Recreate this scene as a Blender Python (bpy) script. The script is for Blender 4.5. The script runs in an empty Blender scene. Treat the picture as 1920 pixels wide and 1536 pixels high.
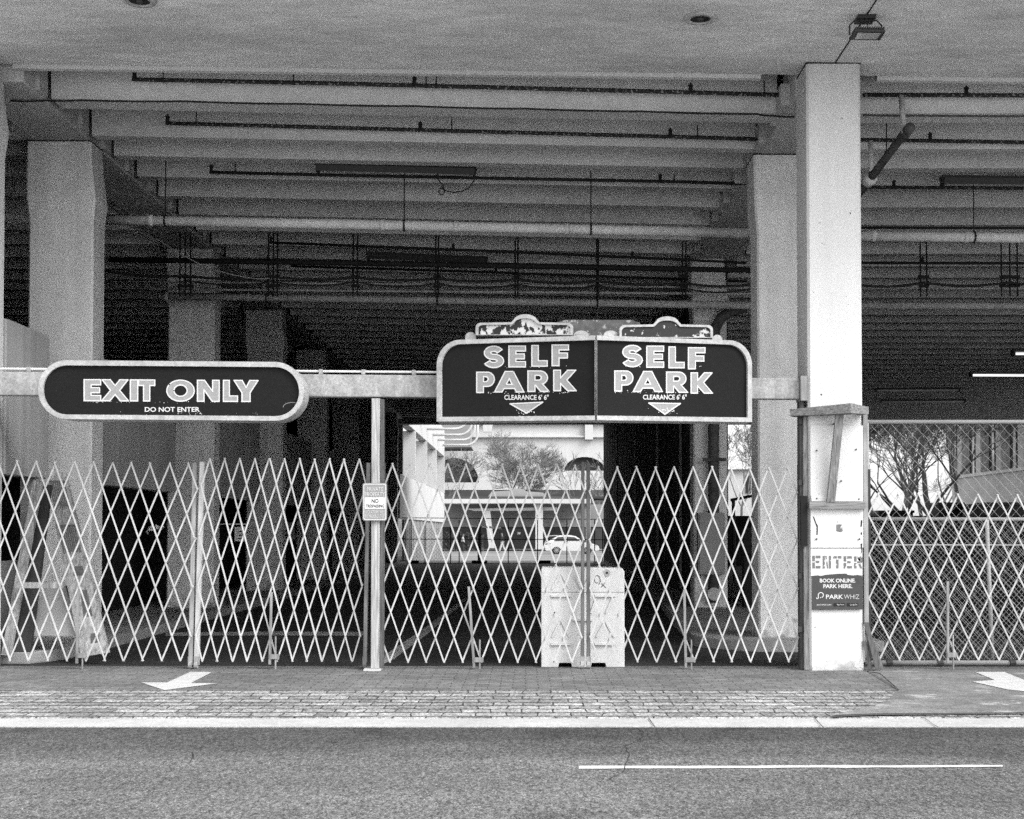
import bpy, bmesh, math, random
from mathutils import Vector, Matrix
R = math.radians
SEED = 14
random.seed(7)
scn = bpy.context.scene
COL = scn.collection

# ------------------------------------------------------------------ camera
F, EYE, PITCH = 2600.0, 1.5, R(1.5)
VPX, HZN = 990.0, 995.0
SXC = (960 - VPX) / F
SYC = (HZN - 768) / F - math.tan(PITCH)
cd = bpy.data.cameras.new("camera"); cam = bpy.data.objects.new("camera", cd); COL.objects.link(cam)
cam.location = (0, 0, EYE); cam.rotation_euler = (R(90) + PITCH, 0, 0)
cd.sensor_width = 36; cd.lens = F / 1920 * 36
cd.shift_x = SXC * F / 1920; cd.shift_y = SYC * F / 1920
cd.clip_start = 0.1; cd.clip_end = 3000
scn.camera = cam

# ------------------------------------------------------------------ sky, sun, exposure
SUN_EL, SUN_AZ = R(42), R(-55)         # from behind the camera, to its right
w = bpy.data.worlds.new("World"); scn.world = w; w.use_nodes = True
nt = w.node_tree; bg = nt.nodes['Background']
sky = nt.nodes.new('ShaderNodeTexSky'); sky.sky_type = 'NISHITA'; sky.sun_disc = False
sky.sun_elevation = SUN_EL; sky.sun_rotation = R(180) + SUN_AZ; sky.dust_density = 3.0; sky.air_density = 1.0
bw = nt.nodes.new('ShaderNodeRGBToBW')
ov = nt.nodes.new('ShaderNodeMath'); ov.operation = 'MULTIPLY_ADD'; ov.inputs[1].default_value = .6; ov.inputs[2].default_value = 1.9   # even high cloud
nt.links.new(sky.outputs[0], bw.inputs[0]); nt.links.new(bw.outputs[0], ov.inputs[0]); nt.links.new(ov.outputs[0], bg.inputs[0])
bg.inputs[1].default_value = 0.15
sl = bpy.data.lights.new("sun", 'SUN'); so = bpy.data.objects.new("sun", sl); COL.objects.link(so)
sl.energy = 0.9; sl.angle = R(35); sl.color = (1, 1, 1)
so.location = (-20, -30, 30)
dirv = Vector((math.sin(SUN_AZ) * math.cos(SUN_EL), math.cos(SUN_AZ) * math.cos(SUN_EL), -math.sin(SUN_EL)))
so.rotation_euler = dirv.to_track_quat('-Z', 'Y').to_euler()
scn.view_settings.view_transform = 'Standard'; scn.view_settings.look = 'None'
scn.view_settings.exposure = 1.32; scn.view_settings.gamma = 1.0
scn.render.engine = 'CYCLES'
scn.cycles.max_bounces = 8; scn.cycles.diffuse_bounces = 1
scn.cycles.use_denoising = False
scn.cycles.sample_clamp_indirect = 4

# ------------------------------------------------------------------ pixel helpers (photograph 1920x1536)
UP = Vector((0, -math.sin(PITCH), math.cos(PITCH))); FW = Vector((0, math.cos(PITCH), math.sin(PITCH)))
CP = Vector((0, 0, EYE))
def ray(u, v):
    return Vector((1, 0, 0)) * ((u - 960) / F + SXC) + UP * ((768 - v) / F + SYC) + FW
def P(u, v, d):
    r = ray(u, v); return CP + r * (d / r.y)
def G(u, v, z=0.0):
    r = ray(u, v); return CP + r * ((z - EYE) / r.z)
def PX(u, d, v=995): return P(u, v, d).x
def PZ(v, d, u=990): return P(u, v, d).z
def onplane(u, v, o, n):
    r = ray(u, v); return CP + r * ((o - CP).dot(n) / r.dot(n))

# ------------------------------------------------------------------ materials
def nd(t, k, **kw):
    n = t.nodes.new(k)
    for a, b in kw.items(): setattr(n, a, b)
    return n
def mat(name, v, rough=0.75, metal=0.0, big=0.0, bigs=1.0, mid=0.0, mids=8.0, fine=0.0, fines=120.0, stretch=(1, 1, 1),
        bump=0.0, bumps=60.0, spots=0.0, spotv=0.05, spots_s=30.0, streak=0.0, streaks=4.0, spec=0.3, flake=None, extra=None):
    """grey procedural surface: value v, broad / mid / fine variation, pits or stains, runs"""
    m = bpy.data.materials.new(name); m.use_nodes = True
    t = m.node_tree; b = t.nodes['Principled BSDF']
    b.inputs['Roughness'].default_value = rough; b.inputs['Metallic'].default_value = metal
    b.inputs['Specular IOR Level'].default_value = spec
    tc = nd(t, 'ShaderNodeTexCoord'); mp = nd(t, 'ShaderNodeMapping'); mp.inputs['Scale'].default_value = stretch
    t.links.new(tc.outputs['Object'], mp.inputs[0])
    def noise(scale, detail, vec=None, rough_=0.55):
        n = nd(t, 'ShaderNodeTexNoise'); n.inputs['Scale'].default_value = scale; n.inputs['Detail'].default_value = detail
        n.inputs['Roughness'].default_value = rough_
        t.links.new((vec or mp.outputs[0]), n.inputs['Vector']); return n.outputs[0]
    cur = nd(t, 'ShaderNodeValue'); cur.outputs[0].default_value = v; cur = cur.outputs[0]
    def mul(sig, amt, contrast=1.0):
        nonlocal cur
        mr = nd(t, 'ShaderNodeMapRange'); mr.inputs[1].default_value = 0.28; mr.inputs[2].default_value = 0.72
        mr.inputs[3].default_value = 1 - amt; mr.inputs[4].default_value = 1 + amt
        t.links.new(sig, mr.inputs[0])
        mm = nd(t, 'ShaderNodeMath', operation='MULTIPLY'); t.links.new(cur, mm.inputs[0]); t.links.new(mr.outputs[0], mm.inputs[1])
        cur = mm.outputs[0]
    if big: mul(noise(bigs, 4), big)
    if mid: mul(noise(mids, 4), mid)
    if fine: mul(noise(fines, 2, tc.outputs['Object']), fine)
    if streak:
        mp2 = nd(t, 'ShaderNodeMapping'); mp2.inputs['Scale'].default_value = (streaks, streaks, streaks * 0.06)
        t.links.new(tc.outputs['Object'], mp2.inputs[0]); mul(noise(1.0, 4, mp2.outputs[0]), streak)
    def mixto(fac, val):
        nonlocal cur
        mx = nd(t, 'ShaderNodeMix', data_type='FLOAT')
        t.links.new(fac, mx.inputs[0]); t.links.new(cur, mx.inputs[2])
        mx.inputs[3].default_value = val; cur = mx.outputs[0]
    if spots:
        s = noise(spots_s, 2, tc.outputs['Object'])
        mr = nd(t, 'ShaderNodeMapRange'); mr.inputs[1].default_value = 1 - spots; mr.inputs[2].default_value = 1 - spots + 0.03
        t.links.new(s, mr.inputs[0]); mixto(mr.outputs[0], spotv)
    if flake:                                                      # (threshold, value, scale)
        s = noise(flake[2], 6, None, 0.62)
        mr = nd(t, 'ShaderNodeMapRange'); mr.inputs[1].default_value = flake[0]; mr.inputs[2].default_value = flake[0] + 0.02
        t.links.new(s, mr.inputs[0]); mixto(mr.outputs[0], flake[1])
    if extra: cur = extra(t, tc, cur)
    cc = nd(t, 'ShaderNodeCombineColor')
    for i in range(3): t.links.new(cur, cc.inputs[i])
    t.links.new(cc.outputs[0], b.inputs['Base Color'])
    if bump:
        bn = nd(t, 'ShaderNodeBump'); bn.inputs['Strength'].default_value = bump; bn.inputs['Distance'].default_value = 0.02
        t.links.new(noise(bumps, 4, tc.outputs['Object']), bn.inputs['Height']); t.links.new(bn.outputs[0], b.inputs['Normal'])
    return m
def wood_extra(sc):
    def f(t, tc, cur):
        mp = nd(t, 'ShaderNodeMapping'); mp.inputs['Scale'].default_value = sc
        t.links.new(tc.outputs['Object'], mp.inputs[0])
        n = nd(t, 'ShaderNodeTexNoise'); n.inputs['Scale'].default_value = 1; n.inputs['Detail'].default_value = 6
        n.inputs['Distortion'].default_value = 0.6
        t.links.new(mp.outputs[0], n.inputs['Vector'])
        mr = nd(t, 'ShaderNodeMapRange'); mr.inputs[1].default_value = 0.3; mr.inputs[2].default_value = 0.7
        mr.inputs[3].default_value = 0.45; mr.inputs[4].default_value = 1.35
        t.links.new(n.outputs[0], mr.inputs[0])
        mm = nd(t, 'ShaderNodeMath', operation='MULTIPLY'); t.links.new(cur, mm.inputs[0]); t.links.new(mr.outputs[0], mm.inputs[1])
        return mm.outputs[0]
    return f
def brick_extra(bw_, bh, mortar, mval, off=0.5, var=0.25, warp=0.012, bed=1.0):
    def f(t, tc, cur):
        ns = nd(t, 'ShaderNodeTexNoise'); ns.inputs['Scale'].default_value = 3.0; ns.inputs['Detail'].default_value = 3
        t.links.new(tc.outputs['Object'], ns.inputs['Vector'])
        vm = nd(t, 'ShaderNodeVectorMath', operation='MULTIPLY_ADD'); vm.inputs[1].default_value = (warp * 4, warp * 4, 0)
        t.links.new(ns.outputs['Color'], vm.inputs[0]); t.links.new(tc.outputs['Object'], vm.inputs[2])
        sq = nd(t, 'ShaderNodeVectorMath', operation='MULTIPLY'); sq.inputs[1].default_value = (1, 1 / bed, 1); t.links.new(vm.outputs[0], sq.inputs[0])   # bed joints wider than head joints
        br = nd(t, 'ShaderNodeTexBrick'); br.offset = off
        br.inputs['Color1'].default_value = (1 - var,) * 3 + (1,); br.inputs['Color2'].default_value = (1 + var * 0.6,) * 3 + (1,)
        br.inputs['Mortar'].default_value = (mval,) * 3 + (1,)
        br.inputs['Scale'].default_value = 1; br.inputs['Brick Width'].default_value = bw_; br.inputs['Row Height'].default_value = bh / bed
        br.inputs['Mortar Size'].default_value = mortar; br.inputs['Mortar Smooth'].default_value = 0.3
        t.links.new(sq.outputs[0], br.inputs['Vector'])
        mm = nd(t, 'ShaderNodeMath', operation='MULTIPLY'); t.links.new(cur, mm.inputs[0]); t.links.new(br.outputs['Color'], mm.inputs[1])
        return mm.outputs[0]
    return f
def road_wear(t, tc, cur):
    for sc, lo, hi, amt in (((.12, 1.4, 1), .30, .70, (.72, 1.22)), ((.9, .9, 1), .60, .72, (1.0, .62)), ((2.2, 3.2, 1), .64, .72, (1.0, .7))):
        mp = nd(t, 'ShaderNodeMapping'); mp.inputs['Scale'].default_value = sc; mp.inputs['Location'].default_value = (sc[0] * 7, 3, 0)
        t.links.new(tc.outputs['Object'], mp.inputs[0])
        n = nd(t, 'ShaderNodeTexNoise'); n.inputs['Scale'].default_value = 1; n.inputs['Detail'].default_value = 5
        t.links.new(mp.outputs[0], n.inputs['Vector'])
        mr = nd(t, 'ShaderNodeMapRange'); mr.inputs[1].default_value = lo; mr.inputs[2].default_value = hi
        mr.inputs[3].default_value, mr.inputs[4].default_value = amt
        t.links.new(n.outputs[0], mr.inputs[0])
        mm = nd(t, 'ShaderNodeMath', operation='MULTIPLY'); t.links.new(cur, mm.inputs[0]); t.links.new(mr.outputs[0], mm.inputs[1]); cur = mm.outputs[0]
    sx = nd(t, 'ShaderNodeSeparateXYZ'); t.links.new(tc.outputs['Object'], sx.inputs[0])
    n = nd(t, 'ShaderNodeTexNoise'); n.inputs['Scale'].default_value = .8; n.inputs['Detail'].default_value = 5; t.links.new(tc.outputs['Object'], n.inputs['Vector'])
    a = nd(t, 'ShaderNodeMath', operation='MULTIPLY_ADD'); a.inputs[1].default_value = 1.6; t.links.new(n.outputs[0], a.inputs[0]); t.links.new(sx.outputs[1], a.inputs[2])
    mr = nd(t, 'ShaderNodeMapRange'); mr.inputs[1].default_value = 9.9; mr.inputs[2].default_value = 10.7; mr.inputs[3].default_value = 1.08; mr.inputs[4].default_value = .66
    t.links.new(a.outputs[0], mr.inputs[0])
    mm = nd(t, 'ShaderNodeMath', operation='MULTIPLY'); t.links.new(cur, mm.inputs[0]); t.links.new(mr.outputs[0], mm.inputs[1])
    return mm.outputs[0]
def foot_dirt(h, val):
    def f(t, tc, cur):
        n = nd(t, 'ShaderNodeTexNoise'); n.inputs['Scale'].default_value = 7; n.inputs['Detail'].default_value = 6
        t.links.new(tc.outputs['Object'], n.inputs['Vector'])
        sx = nd(t, 'ShaderNodeSeparateXYZ'); t.links.new(tc.outputs['Object'], sx.inputs[0])
        a = nd(t, 'ShaderNodeMath', operation='MULTIPLY_ADD'); a.inputs[1].default_value = -1 / h; t.links.new(sx.outputs[2], a.inputs[0]); t.links.new(n.outputs[0], a.inputs[2])
        mr = nd(t, 'ShaderNodeMapRange'); mr.inputs[1].default_value = .30; mr.inputs[2].default_value = .52; mr.inputs[3].default_value = 0; mr.inputs[4].default_value = .8
        t.links.new(a.outputs[0], mr.inputs[0])
        mx = nd(t, 'ShaderNodeMix', data_type='FLOAT'); t.links.new(mr.outputs[0], mx.inputs[0]); t.links.new(cur, mx.inputs[2]); mx.inputs[3].default_value = val
        return mx.outputs[0]
    return f
M = {}
M['soffit'] = mat('soffit_concrete', .86, .85, big=.22, bigs=.7, mid=.15, mids=5, fine=.12, fines=70, stretch=(.5, 1.6, 1), bump=.25, bumps=25)
M['concrete'] = mat('cast_concrete', .78, .85, big=.12, bigs=.6, mid=.08, mids=6, fine=.10, fines=80, bump=.15, bumps=40)
M['column'] = mat('column_concrete', .84, .85, big=.08, bigs=.9, mid=.05, mids=5, fine=.08, fines=90, spots=.265, spotv=.2, spots_s=24, streak=.12, streaks=5, bump=.2, bumps=60, extra=foot_dirt(1.2, .2))
M['white_column'] = mat('white_painted_column', .78, .7, big=.04, bigs=1.0, fine=.06, fines=90, spots=.262, spotv=.12, spots_s=24, streak=.05, streaks=7, bump=.15, bumps=50, extra=foot_dirt(.5, .3))
M['girder'] = mat('girder_concrete', .66, .85, big=.14, bigs=.8, mid=.08, mids=6, fine=.1, fines=80, bump=.15)
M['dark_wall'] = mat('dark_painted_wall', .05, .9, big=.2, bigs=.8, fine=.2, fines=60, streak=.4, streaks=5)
M['black_wall'] = mat('near_black_wall', .02, .9, big=.2)  # near black; puts shade into the void sheet, plain black on other parts
M['spandrel'] = mat('spandrel_concrete', .52, .85, big=.15, bigs=.7, streak=.15, streaks=6, fine=.1, fines=80)
M['asphalt'] = mat('asphalt', .15, .9, big=.18, bigs=.45, mid=.6, mids=46, fine=.98, fines=95, bump=.6, bumps=80, spots=.33, spotv=.5, spots_s=60, spec=.2, stretch=(1, .4, 1), extra=road_wear)
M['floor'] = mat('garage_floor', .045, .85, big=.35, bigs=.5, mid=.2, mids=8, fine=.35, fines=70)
M['brick'] = mat('dark_pavers', .21, .9, big=.2, bigs=.9, mid=.18, mids=7, fine=.35, fines=60, extra=brick_extra(.24, .12, .008, .45, var=.2), bump=.2)
M['paver'] = mat('pale_pavers', .38, .9, big=.22, bigs=1.2, mid=.4, mids=9, fine=.85, fines=42, extra=brick_extra(.26, .225, .008, .16, var=.32, warp=.022, bed=3.2), bump=.35)
M['patch'] = mat('asphalt_patch', .22, .9, big=.3, bigs=1.1, mid=.25, mids=7, fine=.4, fines=60, flake=(.60, .42, 2.2), bump=.3)
M['gutter'] = mat('gutter_concrete', .52, .85, big=.12, bigs=1.6, mid=.12, mids=9, fine=.25, fines=50, spots=.25, spotv=.2, spots_s=35)
M['crack'] = mat('crack_dirt', .03, .9)
M['paint'] = mat('road_paint', .64, .8, mid=.12, mids=9, fine=.15, fines=60, flake=(.64, .28, 22))
M['worn_paint'] = mat('worn_floor_paint', .55, .8, big=.2, fine=.35, fines=50, flake=(.62, .06, 9))
M['kerb'] = mat('kerb_concrete', .42, .85, big=.2, fine=.2, fines=60)
M['galv'] = mat('galvanised_slat', .60, .5, metal=.0, big=.2, bigs=1.5, fine=.08, fines=70, spec=.5)
M['rivet'] = mat('rivet_steel', .40, .5, fine=.2)
M['post_steel'] = mat('channel_steel', .36, .55, big=.25, bigs=3, streak=.3, streaks=30, fine=.15)
M['mid_steel'] = mat('worn_dark_channel', .15, .6, big=.3, bigs=3, fine=.2, streak=.3, streaks=30)
M['bolt_steel'] = mat('drop_bolt_steel', .30, .6, big=.3, bigs=4, fine=.2, streak=.3, streaks=30)
M['dark_steel'] = mat('dark_steel', .06, .6, big=.3, bigs=3, fine=.2)
M['wood'] = mat('weathered_post_wood', .50, .8, fine=.1, extra=wood_extra((55, 55, 2.5)), spots=.22, spotv=.12, spots_s=9)
M['brace_wood'] = mat('brace_timber', .26, .85, fine=.15, extra=wood_extra((60, 60, 6)), spots=.2, spotv=.06, spots_s=12)
M['brace_wood_x'] = mat('brace_timber_flat', .28, .85, fine=.15, extra=wood_extra((5, 60, 70)), spots=.2, spotv=.06, spots_s=12)
M['dark_wood'] = mat('old_dark_timber', .13, .85, fine=.2, extra=wood_extra((60, 60, 3)))
M['bar'] = mat('weathered_white_bar', .44, .65, big=.12, bigs=1.5, mid=.22, mids=7, fine=.25, fines=45, streak=.2, streaks=10, spots=.24, spotv=.12, spots_s=14)
M['sign_face'] = mat('dark_sign_face', .016, .7, spec=.12, fine=.25, fines=80, big=.15, spots=.20, spotv=.4, spots_s=45)
M['sign_frame'] = mat('sign_frame_metal', .50, .55, big=.12, bigs=2, mid=.2, mids=12, fine=.2, fines=50, spots=.26, spotv=.2, spots_s=22)
M['rust_panel'] = mat('stained_panel', .16, .7, mid=.4, mids=14, fine=.3, flake=(.58, .5, 16))
M['letter'] = mat('letter_grey', .36, .6, fine=.12, fines=60)
M['letter_edge'] = mat('letter_white', .75, .6, fine=.05)
M['plaque'] = mat('peeling_plaque', .03, .6, fine=.2, flake=(.49, .7, 13), stretch=(1, 1, .8))
M['plaque_dark'] = mat('peeling_plaque_dark', .03, .6, fine=.2, flake=(.60, .6, 9))
M['plastic'] = mat('white_plastic', .78, .45, big=.05, bigs=2, mid=.06, mids=9, spots=.24, spotv=.35, spots_s=16, streak=.08, streaks=9)
M['paper'] = mat('white_paper', .9, .8, fine=.03)
M['ink'] = mat('black_ink', .02, .7)
M['grey_ink'] = mat('stencil_grey', .20, .7, mid=.2, mids=30, flake=(.60, .75, 22))
M['poster'] = mat('poster_grey', .075, .6, fine=.15, mid=.1, mids=12)
M['sign_grey'] = mat('notice_grey', .33, .6, fine=.1)
M['pipe_white'] = mat('white_pipe', .88, .55, big=.1, bigs=1.5, mid=.12, mids=10, fine=.1, spots=.22, spotv=.2, spots_s=14)
M['pipe_dim'] = mat('grey_pipe', .62, .6, big=.15, bigs=1.5, mid=.15, mids=10)
M['pipe_rust'] = mat('rusty_pipe', .035, .8, mid=.3, mids=20, flake=(.58, .36, 34))
M['pipe_black'] = mat('black_pipe', .025, .7, mid=.2)
M['pipe_grey'] = mat('aged_drain_pipe', .10, .7, mid=.35, mids=9, fine=.2)
M['cable'] = mat('cable_sheath', .04, .6)
M['cable_pale'] = mat('pale_cable', .55, .6)
M['chain'] = mat('chain_link_wire', .42, .5, fine=.1, big=.2)
M['rail'] = mat('fence_rail', .5, .5, big=.1, bigs=3, fine=.1)
M['print_ink'] = mat('printed_ink', .13, .8, mid=.3, mids=20)
M['board'] = mat('plywood_board', .42, .8, big=.1, fine=.15, extra=wood_extra((30, 30, 1.5)))
M['panel'] = mat('grey_panel', .36, .8, big=.15, fine=.15)
M['bark'] = mat('tree_bark', .17, .9, mid=.3, mids=6)
M['bark_dark'] = mat('dark_tree_bark', .07, .9, mid=.3, mids=6)
M['white_wall'] = mat('white_render', .60, .8, big=.06, bigs=.3, fine=.05, streak=.05)
M['far_grey'] = mat('grey_render', .30, .85, big=.15, bigs=.3)
M['far_dark'] = mat('dark_facade', .07, .8, big=.3, bigs=.3)
M['glass'] = mat('dark_glass', .04, .08, spec=.6)
M['pane'] = mat('sky_reflecting_pane', .6, .12, metal=.75, big=.5, bigs=.35, spec=.8)
M['far_ground'] = mat('far_asphalt', .24, .9, big=.35, bigs=.12, mid=.2, mids=2, stretch=(.3, 1, 1))
M['car_paint'] = mat('white_car_paint', .7, .25, spec=.6)
M['tyre'] = mat('tyre_rubber', .02, .8)
M['rim'] = mat('wheel_rim', .5, .35, metal=.6)
M['skin'] = mat('skin', .2, .6)
M['cloth_d'] = mat('dark_cloth', .04, .9)
M['cloth_l'] = mat('pale_cloth', .55, .9)
M['hedge'] = mat('hedge_leaves', .06, .9, mid=.4, mids=5)
M['gap'] = mat('joint_dirt', .09, .9)
M['tile'] = mat('roof_tiles', .55, .85, extra=brick_extra(.5, .35, .04, .5))
M['fixture'] = mat('light_fixture', .05, .5, fine=.2)
M['lens'] = mat('lamp_lens', .6, .15, spec=.6)
def emat(name, v, s):
    m = bpy.data.materials.new(name); m.use_nodes = True; b = m.node_tree.nodes['Principled BSDF']
    b.inputs['Base Color'].default_value = (v, v, v, 1); b.inputs['Emission Color'].default_value = (1, 1, 1, 1)
    b.inputs['Emission Strength'].default_value = s; return m
M['tube_lit'] = emat('lit_tube', .8, .55)
M['tube_dim'] = emat('failing_tube', .45, .015)

# ------------------------------------------------------------------ mesh builder
class MB:
    def __init__(s): s.bm = bmesh.new()
    def _place(s, vs, mtx):
        if mtx is not None:
            for v in vs: v.co = mtx @ v.co
    def box(s, x0, x1, y0, y1, z0, z1, mtx=None, bev=0.0):
        b = s.bm if not bev else bmesh.new()
        vs = [b.verts.new((x, y, z)) for x in (x0, x1) for y in (y0, y1) for z in (z0, z1)]
        for f in ((0, 1, 3, 2), (4, 6, 7, 5), (0, 4, 5, 1), (2, 3, 7, 6), (0, 2, 6, 4), (1, 5, 7, 3)):
            b.faces.new([vs[i] for i in f])
        if bev:
            bmesh.ops.bevel(b, geom=list(b.edges), offset=bev, segments=2, affect='EDGES', profile=.6)
            s._merge(b, mtx); return s
        s._place(vs, mtx); return s
    def _merge(s, b, mtx=None):
        if mtx is not None: bmesh.ops.transform(b, matrix=mtx, verts=b.verts)
        mp = {v: s.bm.verts.new(v.co) for v in b.verts}
        for f in b.faces:
            try: s.bm.faces.new([mp[v] for v in f.verts])
            except ValueError: pass
        b.free()
    def hexa(s, pts):
        """8 points: bottom 4 (ccw) then top 4"""
        vs = [s.bm.verts.new(p) for p in pts]
        for f in ((3, 2, 1, 0), (4, 5, 6, 7), (0, 1, 5, 4), (1, 2, 6, 5), (2, 3, 7, 6), (3, 0, 4, 7)):
            s.bm.faces.new([vs[i] for i in f])
        return s
    def poly(s, pts):
        s.bm.faces.new([s.bm.verts.new(p) for p in pts]); return s
    def prism(s, pts, off):
        off = Vector(off)
        a = [s.bm.verts.new(p) for p in pts]; b = [s.bm.verts.new(Vector(p) + off) for p in pts]
        s.bm.faces.new(a); s.bm.faces.new(b[::-1]); n = len(a)
        for i in range(n): s.bm.faces.new([a[i], b[i], b[(i + 1) % n], a[(i + 1) % n]])
        return s
    def loft(s, rings, close=True, caps=True):
        rr = [[s.bm.verts.new(p) for p in r] for r in rings]; n = len(rr[0])
        for a, b in zip(rr, rr[1:]):
            for i in range(n if close else n - 1):
                j = (i + 1) % n; s.bm.faces.new([a[i], a[j], b[j], b[i]])
        if caps and close:
            s.bm.faces.new(rr[0][::-1]); s.bm.faces.new(rr[-1])
        return s
    def tube(s, pts, r, n=8, caps=True):
        pts = [Vector(p) for p in pts]; rs = r if isinstance(r, (list, tuple)) else [r] * len(pts)
        rings = []; up = None
        for i, p in enumerate(pts):
            a = pts[max(i - 1, 0)]; b = pts[min(i + 1, len(pts) - 1)]; t = (b - a)
            if t.length < 1e-9: t = Vector((0, 0, 1))
            t.normalize()
            if up is None: up = Vector((0, 0, 1)) if abs(t.z) < .9 else Vector((0, 1, 0))
            x = t.cross(up)
            if x.length < 1e-6: x = t.cross(Vector((1, 0, 0)))
            x.normalize(); y = x.cross(t).normalized(); up = y
            rings.append([p + x * (rs[i] * math.cos(k * 2 * math.pi / n)) + y * (rs[i] * math.sin(k * 2 * math.pi / n)) for k in range(n)])
        s.loft(rings, caps=caps); return s
    def bar(s, a, b, wid, thick, wdir):
        """flat bar from a to b, width along wdir, thickness across"""
        a, b, wd = Vector(a), Vector(b), Vector(wdir).normalized(); t = (b - a).normalized()
        nn = t.cross(wd).normalized() * (thick / 2); wv = wd * (wid / 2)
        s.hexa([a - wv - nn, a + wv - nn, a + wv + nn, a - wv + nn, b - wv - nn, b + wv - nn, b + wv + nn, b - wv + nn]); return s
    def build(s, name, m, parent=None, smooth=False, loc=None, bevel=0.0):
        if bevel: bmesh.ops.bevel(s.bm, geom=list(s.bm.edges), offset=bevel, segments=2, affect='EDGES', profile=.6)
        bmesh.ops.recalc_face_normals(s.bm, faces=s.bm.faces)
        me = bpy.data.meshes.new(name); s.bm.to_mesh(me); s.bm.free()
        if smooth: me.polygons.foreach_set('use_smooth', [True] * len(me.polygons))
        me.materials.append(m)
        o = bpy.data.objects.new(name, me); COL.objects.link(o)
        if parent is not None:
            o.parent = parent; o.matrix_parent_inverse = Matrix.Translation(-parent.location)
        return o
def thing(name, label, cat, loc=(0, 0, 0), group=None):
    o = bpy.data.objects.new(name, None); COL.objects.link(o); o.empty_display_size = .2
    o.location = loc; o['label'] = label; o['category'] = cat
    if group: o['group'] = group
    return o
def tag(o, label, cat, group=None):
    o['label'] = label; o['category'] = cat
    if group: o['group'] = group
    return o
def struct(o): o['kind'] = 'structure'; return o

# flat shapes on a plane from pixel outlines (letters, marks)
def planar(name, polys, o, n, m, parent, off=0.0, thick=.002, grow=0.0):
    n = Vector(n).normalized(); zz = Vector((0, 0, 1)); ux = n.cross(zz) * -1; ux = zz.cross(n).normalized(); uy = n.cross(ux).normalized()
    o = Vector(o)
    cu = bpy.data.curves.new('tmp', 'CURVE'); cu.dimensions = '2D'; cu.fill_mode = 'BOTH'; cu.extrude = thick; cu.offset = grow
    for pl in polys:
        sp = cu.splines.new('POLY'); sp.points.add(len(pl) - 1); sp.use_cyclic_u = True
        for q, (u, v) in zip(sp.points, pl):
            p = onplane(u, v, o, n) - o
            q.co = (p.dot(ux), p.dot(uy), 0, 1)
    t = bpy.data.objects.new('tmp', cu); COL.objects.link(t)
    dg = bpy.context.evaluated_depsgraph_get(); me = bpy.data.meshes.new_from_object(t.evaluated_get(dg))
    bpy.data.objects.remove(t); bpy.data.curves.remove(cu)
    mx = Matrix((ux, uy, n)).transposed().to_4x4(); mx.translation = o + n * off
    me.transform(mx); me.name = name; me.materials.clear(); me.materials.append(m)
    ob = bpy.data.objects.new(name, me); COL.objects.link(ob)
    if parent is not None: ob.parent = parent; ob.matrix_parent_inverse = Matrix.Translation(-parent.location)
    return ob
def outline(name, polys, o, n, m, parent, off, r=.0062, spots=()):
    """raised white edge round letters, with flakes of paint beside it"""
    b = MB(); n = Vector(n).normalized(); o = Vector(o)
    for pl in polys:
        pts = []
        for (u0, v0), (u1, v1) in zip(pl, pl[1:] + pl[:1]): pts += [(u0, v0), ((u0 + u1) / 2, (v0 + v1) / 2)]
        q = [onplane(u, v, o, n) + n * off for u, v in pts]
        for a, c in zip(q[::2], q[2::2] + q[:1]):
            t = (c - a)
            if t.length > 1e-5: t.normalize(); b.bar(a - t * r * .9, c + t * r * .9, r * 2, .0025 + .0003 * random.random(), t.cross(n))
    for u, v, rr in spots:
        k = random.randint(5, 7); a0 = random.random() * 6; e = off + random.uniform(.0005, .0012)
        b.poly([onplane(u + rr * random.uniform(.5, 1.2) * math.cos(a0 + i * 6.283 / k), v + rr * random.uniform(.4, 1.0) * math.sin(a0 + i * 6.283 / k), o, n) + n * e for i in range(k)])
    return b.build(name, m, parent)
def textpolys(body, rect, bold=0.0, narrow=False):
    """outline polygons of a line of lettering in the built-in typeface, fitted to a pixel rectangle (u0,v0,u1,v1)"""
    cu = bpy.data.curves.new('tmp', 'FONT'); cu.body = body; cu.size = 1; cu.offset = bold; cu.resolution_u = 3; cu.fill_mode = 'FRONT'
    t = bpy.data.objects.new('tmp', cu); COL.objects.link(t)
    dg = bpy.context.evaluated_depsgraph_get(); me = bpy.data.meshes.new_from_object(t.evaluated_get(dg))
    bpy.data.objects.remove(t); bpy.data.curves.remove(cu)
    xs = [v.co.x for v in me.vertices]; ys = [v.co.y for v in me.vertices]
    x0, x1, y0, y1 = min(xs), max(xs), min(ys), max(ys); u0, v0, u1, v1 = rect
    tris = [[(u0 + (me.vertices[i].co.x - x0) / (x1 - x0) * (u1 - u0), v1 - (me.vertices[i].co.y - y0) / (y1 - y0) * (v1 - v0)) for i in p.vertices] for p in me.polygons]
    bpy.data.meshes.remove(me); return tris
def textmesh(name, lines, o, n, m, parent, off):
    """lines: (body, rect, bold)"""
    b = MB(); o = Vector(o); n = Vector(n).normalized()
    for body, rect, bold in lines:
        for tri in textpolys(body, rect, bold): b.poly([onplane(u, v, o, n) + n * off for u, v in tri])
    return b.build(name, m, parent)

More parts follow.
